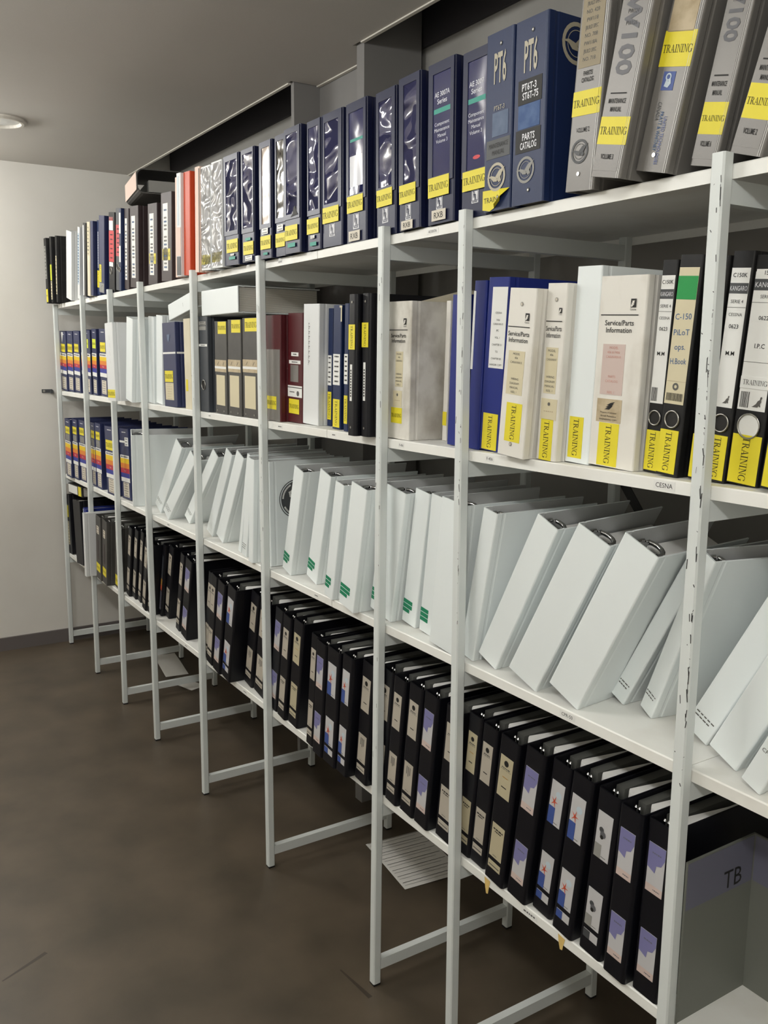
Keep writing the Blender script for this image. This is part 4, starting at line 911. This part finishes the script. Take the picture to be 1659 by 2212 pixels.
def cessna(b, zl, lab, foot, st, vert, red=False, prop=False, rivets=()):
    c = b.cv; cess(c, b.X(.74), b.Z(zl), min(.011, b.w*.15)); c.quad(b.X(.06), b.X(.86), b.Z(zl-.062), b.Z(zl-.057), M_INK)
    c.text('Service/Parts', M_INK, b.X(.47), b.Z(zl-.10), b.h*.026, width=b.w*.78, bold=.008); c.text('Information', M_INK, b.X(.47), b.Z(zl-.137), b.h*.026, width=b.w*.70, bold=.008)
    q = b.lab(*lab, M_PKP if red else M_LAB2); ink = M_INKP if red else M_TAN; W = b.X(lab[1])-b.X(lab[0]); u = (b.X(lab[0])+b.X(lab[1]))/2; H = lab[3]-lab[2]
    for f, tt in (((.93, 'MODEL'), (.84, '406 & F406'), (.75, 'CARAVAN II'), (.36, 'PARTS'), (.27, 'CATALOG'), (.05, 'REEL 1')) if red else ((.93, 'MODEL'), (.84, '406'), (.74, 'CARAVAN II'), (.36, 'WIRING'), (.26, 'DIAGRAM'), (.16, 'MANUAL'), (.06, 'REEL 1'))):
        q.text(tt, M_INKP if red else M_INKG, u, b.Z(lab[2]+H*f), b.h*.013, width=W*.8)
    q.build('title_label', b.t)
    if foot:
        q = b.lab(*foot, M_TAN if prop else M_LAB2); u = (b.X(foot[0])+b.X(foot[1]))/2; H = foot[3]-foot[2]; W = b.X(foot[1])-b.X(foot[0])
        if prop:
            for i in range(3): q.poly([(u-W*.18+i*.002, b.Z(foot[2]+H*(.55+.09*i))), (u+W*.02+i*.002, b.Z(foot[2]+H*(.55+.09*i))), (u+W*.16+i*.002, b.Z(foot[2]+H*(.72+.09*i))), (u-W*.02+i*.002, b.Z(foot[2]+H*(.66+.09*i)))], M_INK)
            for i, tt in enumerate(('Property of Schreiner', 'Aircraft Maintenance', 'ENGINEERING COPY')): q.text(tt, M_INK, u, b.Z(foot[2]+H*(.42-i*.15)), b.h*.009, width=W*.88)
        else: q.disc(u, b.Z(foot[2]+H*.75), .003, M_INKG, .001); q.scrib(u-W*.3, u+W*.3, b.Z(foot[2]+H*.4), .0015, M_TAN)
        q.build('property_label', b.t)
    b.train(*st, vert)
    for z in rivets: c.disc(b.X(.5), b.Z(z), .0038, M_METAL2, .0008, 12); c.disc(b.X(.5), b.Z(z), .0022, M_LAB, .0012, 8)
GC = 'stained white service manuals'
b = Binder('r2_25', 'stained cream service manual, fingermarked cover', M_STAIN, group=GC); cessna(b, .855, (.36, .68, .385, .64), (.28, .66, .235, .355), (.2, .68, .115, .23), False)
b.cv.frame((b.w/2, 0, 0), (0, 1, 0), (0, 0, 1)).quad(.12, .25, b.Z(.815), b.Z(.819), M_INKG, .0006).frame(*SPINE[:3])
q = MB(); x = b.w/2-.006
for s_ in (0, 1):
    P = [(x, .01, b.h-.004), (x, .20, b.h-.004), (x+.012, .22, b.h+.032), (x+.008, .13, b.h+.026)]; P = [(p[0]+.0008*s_, p[1], p[2]) for p in P]; q.face(P if s_ else P[::-1], M_CREAM2)
q.build('loose_sheet', b.t); b.done()
b = Binder('r2_26', 'thin cream folder set back, behind post', M_CREAM, 'folder', 'folder', G2); b.sticker('yellow_sticker', .1, .95, .11, .21, M_YEL); b.done()
b = Binder('r2_27', 'royal blue binder behind post', M_BLUE, group='royal blue binders'); b.done()
b = Binder('r2_28', 'royal blue binder, right of post', M_BLUE, group='royal blue binders'); b.sticker('white_label', .0, .18, .48, .94, M_LABW); b.done()
b = Binder('r2_29', 'royal blue binder labelled HANGAR COPY', M_BLUE, group='royal blue binders'); q = b.lab(.24, .97, .485, .945, M_LABW); u = b.X(.6)
for z, tt in ((.80, 'CESSNA'), (.76, 'F406'), (.737, 'CARAVAN II'), (.70, 'IPC'), (.66, 'VOL. 1'), (.62, 'CHAPTER 31'), (.58, 'TO'), (.54, 'CHAPTER 80'), (.505, 'HANGAR COPY')): q.text(tt, M_INK, u, b.Z(z), b.h*.011, width=b.w*.6)
q.build('title_label', b.t); b.train(.14, .88, .005, .22, True); b.done()
b = Binder('r2_30', 'white service manual with two rivets', M_CREAM, group=GC); cessna(b, .835, (.16, .76, .375, .635), None, (.24, .82, .09, .325), True, rivets=(.908, .075)); b.done()
b = Binder('r2_31', 'white service manual with cream foot patch', M_CREAM, group=GC); cessna(b, .85, (.16, .76, .385, .645), (.1, .9, .235, .355), (.16, .78, .0, .238), True, rivets=(.91,)); b.done()
b = Binder('r2_32', 'plain glossy white binder beside service manual', M_WHITE, group=GW2); b.train(.12, .7, .025, .24, True); b.done()
b = Binder('r2_33', 'white service manual, wide pink title label', M_CREAM, group=GC); cessna(b, .86, (.16, .64, .385, .65), (.12, .66, .238, .362), (.2, .64, .005, .235), True, red=True, prop=True); b.done()
GK = 'black lever arch files with ring'
def kang(b, parts, head=True):
    q = b.lab(.06, .92, .335, .93, M_LABW); W = b.w*.86; u = b.X(.49)
    for z, h, tt, kind in parts:
        if kind == 'head': q.quad(b.X(.06), b.X(.92), b.Z(z-h), b.Z(z+h), M_DGREY, .0008); q.text(tt, M_INKW, u, b.Z(z), b.h*h*.9, width=W*.92, off=.001)
        elif kind == 'tape': q.quad(b.X(.08), b.X(.9), b.Z(z-h*.9), b.Z(z+h*.9), M_LABW, .0009); q.text(tt, M_INK, u, b.Z(z), b.h*h*1.0, width=W*.84, off=.0012, bold=.01)
        elif kind == 'line': q.quad(b.X(.06), b.X(.92), b.Z(z)-.0003, b.Z(z)+.0003, M_INKG)
        else: q.text(tt, M_INK, u, b.Z(z), b.h*h, width=W*.8)
    return q
def barcode(q, x0, x1, z0, z1):
    r = random.Random(4); x = x0
    while x < x1: w = r.uniform(.0004, .0014); q.quad(x, min(x1, x+w), z0, z1, M_INK); x += w+r.uniform(.0005, .0011)
def roo(q, u, v, k):      # small hopping marsupial silhouette of the file maker's label
    pts = [(-1, -.9), (.2, -.9), (.35, -.6), (.55, -.8), (.75, -.8), (.6, -.3), (.8, .1), (.7, .35), (.9, .75), (.72, 1), (.5, .8), (.45, .4), (.1, .2), (-.2, -.35), (-.7, -.75)]
    q.poly([(u+a*k, v+c*k) for a, c in pts], M_INKG, .0012)
KP = [(.90, .017, 'C150K', 'tape'), (.845, .022, 'KANGARO', 'head'), (.79, .014, 'SERIE 4', 'txt'), (.765, 0, '', 'line'), (.735, .013, 'CESSNA', 'txt'), (.685, .017, '0623', 'tape'), (.57, .018, 'M.M', 'tape')]
b = Binder('r2_34', 'black lever arch file, label half covered', M_BLACK2, 'lever_arch_file', 'binder', GK); q = kang(b, KP); barcode(q, b.X(.12), b.X(.5), b.Z(.345), b.Z(.41)); q.build('spine_label', b.t); b.fring(.5, .265); b.train(.05, .95, .01, .205, True); b.done()
b = Binder('r2_35', 'black lever arch file, green label', M_BLACK2, 'lever_arch_file', 'binder', GK); q = b.lab(.05, .9, .335, .945, M_LAB2)
q.quad(b.X(.05), b.X(.9), b.Z(.805), b.Z(.908), M_GREEN)
for z, tt in ((.73, 'C-150'), (.66, 'PiLoT'), (.595, 'ops.'), (.53, 'H.Book')): q.text(tt, M_INKB, b.X(.46), b.Z(z), b.h*.026, width=b.w*.7, rot=.05)
q.ring(b.X(.48), b.Z(.415), .0025, .0055, M_INKG); q.quad(b.X(.05), b.X(.9), b.Z(.438), b.Z(.440), M_TAN); barcode(q, b.X(.12), b.X(.84), b.Z(.35), b.Z(.385)); q.build('spine_label', b.t); b.fring(.5, .265); b.train(.04, .86, .012, .215, True); b.done()
b = Binder('r2_36', 'thin black lever arch file behind post', M_BLACK2, 'lever_arch_file', 'binder', GK); b.sticker('yellow_sticker', .05, .95, .01, .21, M_YEL); b.done()
b = Binder('r2_37', 'black lever arch file with 0623 tape', M_BLACK2, 'lever_arch_file', 'binder', GK); q = kang(b, KP); roo(q, b.X(.6), b.Z(.37), .006); q.build('spine_label', b.t); b.fring(.5, .265); b.train(.04, .92, .01, .21, True); b.done()
b = Binder('r2_38', 'lever arch file with white finger hole', M_BLACK2, 'lever_arch_file', 'binder', GK); q = kang(b, [(.925, .017, '150K', 'tape'), (.875, .024, 'KANGARO', 'head'), (.825, .014, 'SERIE 4', 'txt'), (.80, 0, '', 'line'), (.735, .017, '0622', 'tape'), (.615, .019, 'I.P.C', 'tape'), (.545, 0, '', 'line')])
barcode(q, b.X(.12), b.X(.4), b.Z(.345), b.Z(.415)); roo(q, b.X(.66), b.Z(.375), .008); q.build('spine_label', b.t)
q = b.lab(.06, .96, .43, .482, M_LABW, .0016); q.tri(TRAIN, M_INK, b.X(.52), b.Z(.457), b.h*.022, width=b.w*.76, off=.0019); q.build('white_sticker', b.t)['label'] = 'white sticker reading TRAINING'
b.fring(.5, .265, .017, M_LABW); b.train(.05, .96, .005, .225, True); b.done()
b = Binder('r2_39', 'black lever arch file cut by frame', M_BLACK2, 'lever_arch_file', 'binder', GK); b.train(.05, .95, .01, .225, True); b.done()

# ======== third shelf
Z3 = (.625, .58, .44, .37, .305, .245)
for k, ds, st in (('r3_01', 'striped navy manual nearest end wall', (.14, .88, .75, .87)), ('r3_02', 'striped navy manual, middle of three', (.12, .9, .755, .875)), ('r3_03', 'striped navy manual beside first post', (.14, .86, .76, .88)),
              ('r3_04', 'slim striped manual right of post', (.16, .88, .76, .88)), ('r3_05', 'striped navy manual with grey label', (.14, .88, .75, .87)), ('r3_06', 'wide striped manual, large yellow sticker', (.08, .95, .655, .80)), ('r3_07', 'striped manual touching white binder', None)):
    b = Binder(k, ds, M_NAVY2, group='striped navy manuals on the third shelf'); bands(b, Z3)
    if st:
        b.train(*st)
        if k != 'r3_06': b.lines('grey_label', .2, .84, .635, .74, M_GREYL, 4, M_INKG)
    else: b.sticker('white_label', .0, .6, .80, .83, M_LABW); b.lines('side_label', .6, 1, .76, .88, M_LABW, 3)
    b.done()
G3 = 'white ring binders on the third shelf'
def white(key, desc, hand=None, green=None, pages='low', ring=1):
    b = Binder(key, desc, M_WHITE, group=G3, inner=M_WIN, pages=pages, ring=ring if b_w(key) > .034 else 0, d=.265)
    if hand:
        q = MB()
        for i in range(hand): q.scrib(b.X(.1), b.X(.72 if i else .86), b.Z(.12-.022*i), .0022, M_INKG, .0006, seed=i)
        q.build('handwriting', b.t)
    if green:
        q = MB()
        for i in range(3): q.quad(b.X(.03), b.X((.66, .66, .5)[i] if green < 2 else .66), b.Z(.145-.034*i), b.Z(.174-.034*i), M_GSTK, .0006)
        q.build('green_sticker', b.t)['label'] = 'green three-line sticker at the foot'
    return b
def b_w(k): return T[k][4]
white('r3_08', 'white ring binder turned sideways').done()
white('r3_09', 'thin white binder slanting steeply', 2).done()
white('r3_10', 'white slanting binder with written foot', 3).done()
white('r3_11', 'white slanting binder, wide front corner', 2).done()
white('r3_13', 'white slanting binder, peaked top corner').done()
white('r3_14', 'wide white slanting binder').done()
white('r3_15', 'very thin upright white binder').done()
white('r3_16', 'slim white binder, written foot', 3).done()
white('r3_17', 'slim white binder beside post').done()
b = white('r3_18', 'white binder with round GE logo')
c = b.cv.frame((b.w/2, 0, 0), (0, 1, 0), (0, 0, 1)); u, v, r = .088, .194, .058
c.ring(u, v, r*.955, r, M_DGREY, n=40); c.disc(u, v, r*.90, M_DGREY, .0009, 40)
def script(P, w=.0060): c.line([(u+a*r, v+d*r) for a, d in P], w, M_LABW, .0014)
script([(-.05+.17*math.cos(t), .14+.2*math.sin(t)) for t in [math.radians(x) for x in range(20, 330, 20)]]); script([(-.22, .05), (-.38, .16), (-.42, .34), (-.28, .42), (.0, .36)])
script([(.02-.28*math.cos(t)*.8, -.32+.30*math.sin(t)) for t in [math.radians(x) for x in range(-40, 250, 20)]]); script([(.1, -.05), (.24, .3), (.3, .5)]); script([(.34+.14*math.cos(t), .3+.18*math.sin(t)) for t in [math.radians(x) for x in range(30, 320, 20)]])
for k in range(4):
    a0 = math.radians(90*k+30); script([(.80*math.cos(a0+math.radians(j)), .80*math.sin(a0+math.radians(j))) for j in range(0, 55, 9)], .0050)
c.frame(*SPINE[:3]); b.done()
white('r3_19', 'white binder with green sticker beside logo', green=1).done()
white('r3_20', 'white binder with green sticker, set back', green=1).done()
white('r3_21', 'slim white binder with green sticker', green=1).done()
white('r3_22', 'wide white binder with green sticker', green=1).done()
white('r3_23', 'white binder with green sticker at post', green=2).done()
white('r3_24', 'white binder with green sticker, right of post', green=1).done()
white('r3_25', 'slim white binder, high green sticker', green=2).done()
white('r3_26', 'wide white binder protruding at post').done()
white('r3_27', 'white binder right of post').done()
white('r3_28', 'white binder slanting, first of three broad').done()
white('r3_29', 'white binder slanting, middle of three broad').done()
white('r3_30', 'broadest white slanting binder').done()
white('r3_31', 'thin slanting white binder, written foot', 2).done()
white('r3_32', 'slanting white binder left of post', 2).done()
white('r3_34', 'slanting white binder with CPM note', 2).done()
white('r3_35', 'blank slanting white binder').done()
b = white('r3_36', 'slanting white binder at frame edge'); q = MB(); q.text('CPM.', M_INKG, b.X(.4), b.Z(.2), .006, off=.0007); q.build('handwriting', b.t); b.done()

# ======== bottom shelf
G4 = 'black two-label binders on the bottom shelf'
b = Binder('r4_02', 'black binder with yellow sticker', M_BLACK, group='dark binders at the end of the bottom shelf'); b.sticker('yellow_sticker', .1, .55, .62, .82, M_YEL); b.lines('spine_label', .15, .5, .15, .55, M_LAB2, 8); b.done()
b = Binder('r4_03', 'wide unmarked black binder', M_BLACK, group='dark binders at the end of the bottom shelf'); b.done()
b = Binder('r4_04', 'violet blue binder with pale stripe', M_BLUE, group='dark binders at the end of the bottom shelf'); b.sticker('pale_stripe', .0, .16, .2, .98, M_PALE); b.done()
b = Binder('r4_05', 'thin plain white binder', M_WHITE2, group='dark binders at the end of the bottom shelf'); b.done()
b = Binder(None, 'black binder with white label lying on top of the black binders', M_BLACK2, group=None, at=((-4.60, .03, .855), (0, math.radians(88), 0), .052, .29), pages='full', d=.25)
b.lab(.1, .9, .02, .66, M_LABW).build('spine_label', b.t); b.sticker('yellow_sticker', .05, .95, .72, .92, M_YEL); b.done()
for k, ds in (('r4_06', 'dark grey binder'), ('r4_07', 'dark grey binder'), ('r4_08', 'dark grey binder, lowest yellow sticker')):
    b = Binder(k, ds, M_GREYB, group='dark grey binders', pages='wedge', ring=2); b.train(.1, .84, .12 if k != 'r4_08' else .04, .25 if k != 'r4_08' else .20); b.lines('white_label', .22, .66, .72, .84, M_LAB, 3); b.sticker('strip_label', .38, .58, .32, .62, M_MAROON); b.done()
def black(key, kind, desc):
    b = Binder(key, desc, M_BLACK, group=G4, pages='wedge', ring=2, r=.006, groove=False); x0, x1 = .16, .80
    U = (.60, .875); L = (.115, .375) if kind in ('lav',) else (.165, .40); S = (.085, .135)
    def pocket(nm, z, fn, th=.0006):
        q = b.lab(x0, x1, z[0], z[1], {'logo': M_LABD2, 'tri': M_LABD, 'plain': M_LABD}.get(kind, M_LABDW), th); fn(q, z); q.build(nm, b.t)
    W = b.w*(x1-x0); u = b.X((x0+x1)/2)
    def f(z, t): return b.Z(z[0]+(z[1]-z[0])*t)
    if kind in ('logo', 'tri', 'plain'):
        def up(q, z):
            q.disc(u, f(z, .84), W*.18, M_INK, n=14); q.scrib(u-W*.32, u+W*.32, f(z, .72), b.h*.009, M_INKG, seed=1); q.scrib(u-W*.4, u+W*.4, f(z, .68), b.h*.003, M_INKG, seed=2)
            q.quad(u-W*.2, u+W*.2, f(z, .24), f(z, .265), M_INK); 
            if kind == 'logo': q.scrib(u-W*.2, u+W*.25, f(z, .5), b.h*.006, M_OCH, seed=5)
        def lo(q, z):
            if kind == 'tri':
                for i in range(3): q.scrib(u-W*.06+i*.0022*1.6, u+W*.02+i*.0022*1.6, f(z, .75), b.h*.0, M_INK); q.quad(u-W*.2+i*W*.18, u-W*.12+i*W*.18, f(z, .62-.06*(i % 2)), f(z, .88), M_INKG)
            else: q.scrib(u-W*.38, u+W*.38, f(z, .84), b.h*.010, M_INK, seed=7); q.scrib(u-W*.25, u+W*.25, f(z, .77), b.h*.008, M_INK, seed=8)
            q.scrib(u-W*.2, u+W*.15, f(z, .07), b.h*.005, M_INKG, seed=9)
        pocket('upper_label', U, up); pocket('lower_label', L, lo)
        def sm(q, z): q.quad(b.X(x0+.05), b.X(x1-.05), f(z, .35), f(z, .5), M_INKG)
        pocket('small_label', S, sm)
    elif kind == 'lav':
        def up(q, z):
            q.poly([(b.X(x0), f(z, .5)), (b.X(x0+.30), f(z, .42)), (b.X(x0+.34), f(z, .58)), (b.X(x1-.12), f(z, .62)), (b.X(x1), f(z, .78)), (b.X(x1), f(z, 1)), (b.X(x0), f(z, 1))], M_LAV)
            q.quad(b.X(x0), b.X(x1), f(z, 0), f(z, .16), M_PKP, .0008); q.scrib(u-W*.05, u+W*.35, f(z, .08), b.h*.006, M_GREYPR, seed=3); q.scrib(u-W*.25, u+W*.3, f(z, .82), b.h*.008, M_LAVP, off=.0012, seed=4)
        pocket('upper_label', U, up); pocket('lower_label', L, up)
    elif kind in ('pic', 'bw'):
        def up(q, z):
            if kind == 'pic':
                q.quad(b.X(x0), b.X(x0+.32), f(z, 0), f(z, .40), M_BLP); q.disc(b.X(x0+.4), f(z, .72), W*.22, M_PALE, .0009, 12)
                for a in range(5):
                    t = a*1.256; p = (b.X(x0+.24), f(z, .53)); q.poly([(p[0]+W*.05*math.cos(t-1.5), p[1]+W*.05*math.sin(t-1.5)), (p[0]+W*.30*math.cos(t), p[1]+W*.42*math.sin(t)), (p[0]+W*.05*math.cos(t+1.5), p[1]+W*.05*math.sin(t+1.5))], M_RDP, .0012)
            else:
                q.disc(b.X(x0+.22), f(z, .62), W*.16, M_DGREY, .0010, 10); q.disc(b.X(x0+.3), f(z, .53), W*.2, M_GREYPR, .0011, 9); q.disc(b.X(x0+.26), f(z, .47), W*.12, M_INK, .0012, 8); q.quad(b.X(x0), b.X(x0+.3), f(z, 0), f(z, .3), M_GREYL, .0009)
            q.scrib(u, u+W*.3, f(z, .06), b.h*.005, M_INKG, seed=6)
        pocket('upper_label', U, up); pocket('lower_label', L, up)
        def sm(q, z): q.quad(b.X(x0), b.X(x0+.3), f(z, 0), f(z, 1), M_BLP if kind == 'pic' else M_DGREY)
        pocket('small_label', S, sm)
    elif kind == 'strip':
        q = b.lab(.2, .7, .08, .84, M_SLATE); q.quad(b.X(.2), b.X(.7), b.Z(.36), b.Z(.52), M_OCH); q.quad(b.X(.2), b.X(.7), b.Z(.36), b.Z(.43), M_RDP, .001); q.quad(b.X(.2), b.X(.7), b.Z(.08), b.Z(.34), M_LAVP); q.build('strip_label', b.t)
    b.done()
KINDS = {'r4_09': 'plain', 'r4_10': 'plain', 'r4_11': 'plain', 'r4_12': 'plain', 'r4_13': 'pale', 'r4_14': 'strip', 'r4_15': 'plain', 'r4_16': 'plain', 'r4_17': 'lav', 'r4_18': 'plain', 'r4_19': 'plain', 'r4_20': 'lav',
         'r4_21': 'pic', 'r4_22': 'tri', 'r4_23': 'tri', 'r4_24': 'lav', 'r4_25': 'plain', 'r4_26': 'logo', 'r4_27': 'plain', 'r4_28': 'lav', 'r4_29': 'pic', 'r4_30': 'pic', 'r4_31': 'tri', 'r4_32': 'tri', 'r4_33': 'tri', 'r4_34': 'tri',
         'r4_35': 'lav', 'r4_36': 'plain', 'r4_37': 'logo', 'r4_38': 'plain', 'r4_39': 'logo', 'r4_40': 'lav', 'r4_41': 'pic', 'r4_42': 'pic', 'r4_43': 'bw', 'r4_44': 'lav', 'r4_45': 'lav'}
DSC = {'plain': 'black binder with plain cream labels', 'logo': 'black binder with ivory logo labels', 'tri': 'black binder with ruled cream labels', 'lav': 'black binder with lavender labels',
       'pic': 'black binder with blue picture labels', 'bw': 'black binder with grey photo labels', 'strip': 'black binder with orange banded strip', 'pale': 'black binder half behind post'}
for k, kd in KINDS.items(): black(k, 'plain' if kd == 'pale' else kd, DSC[kd])

# open grey storage box at the right end of the bottom shelf
t = empty('storage_box', (-.45, .10, ST[3]+.0006)); tag(t, 'grey open storage box with TB band, right end of bottom shelf', 'box')
q = MB(); x0, x1, y0, y1, hh = -.197, .30, -.082, .085, .275
q.box(x0, x0+.004, y0, y1, 0, hh, M_GREYBIN); q.box(x0+.004, x1, y1-.004, y1, 0, hh, M_GREYBIN); q.box(x1-.004, x1, y0, y1-.004, 0, hh, M_GREYBIN); q.box(x0+.004, x1-.004, y0, y1-.004, 0, .003, M_SHELF)
q.build('body', t)
q = MB().frame((x0+.004, 0, 0), (0, 1, 0), (0, 0, 1)); q.sheet(y0+.001, y1-.006, .195, .273, M_LAVP, .0005); q.text('TB', M_INK, .030, .216, .030, off=.0008, sx=.9); q.build('band_label', t)['label'] = 'lavender band marked TB'
q = MB().frame((0, y1-.004, 0), (1, 0, 0), (0, 0, 1)); q.sheet(x0+.006, x1-.006, .195, .273, M_LAVP, .0005); q.build('rear_band', t)
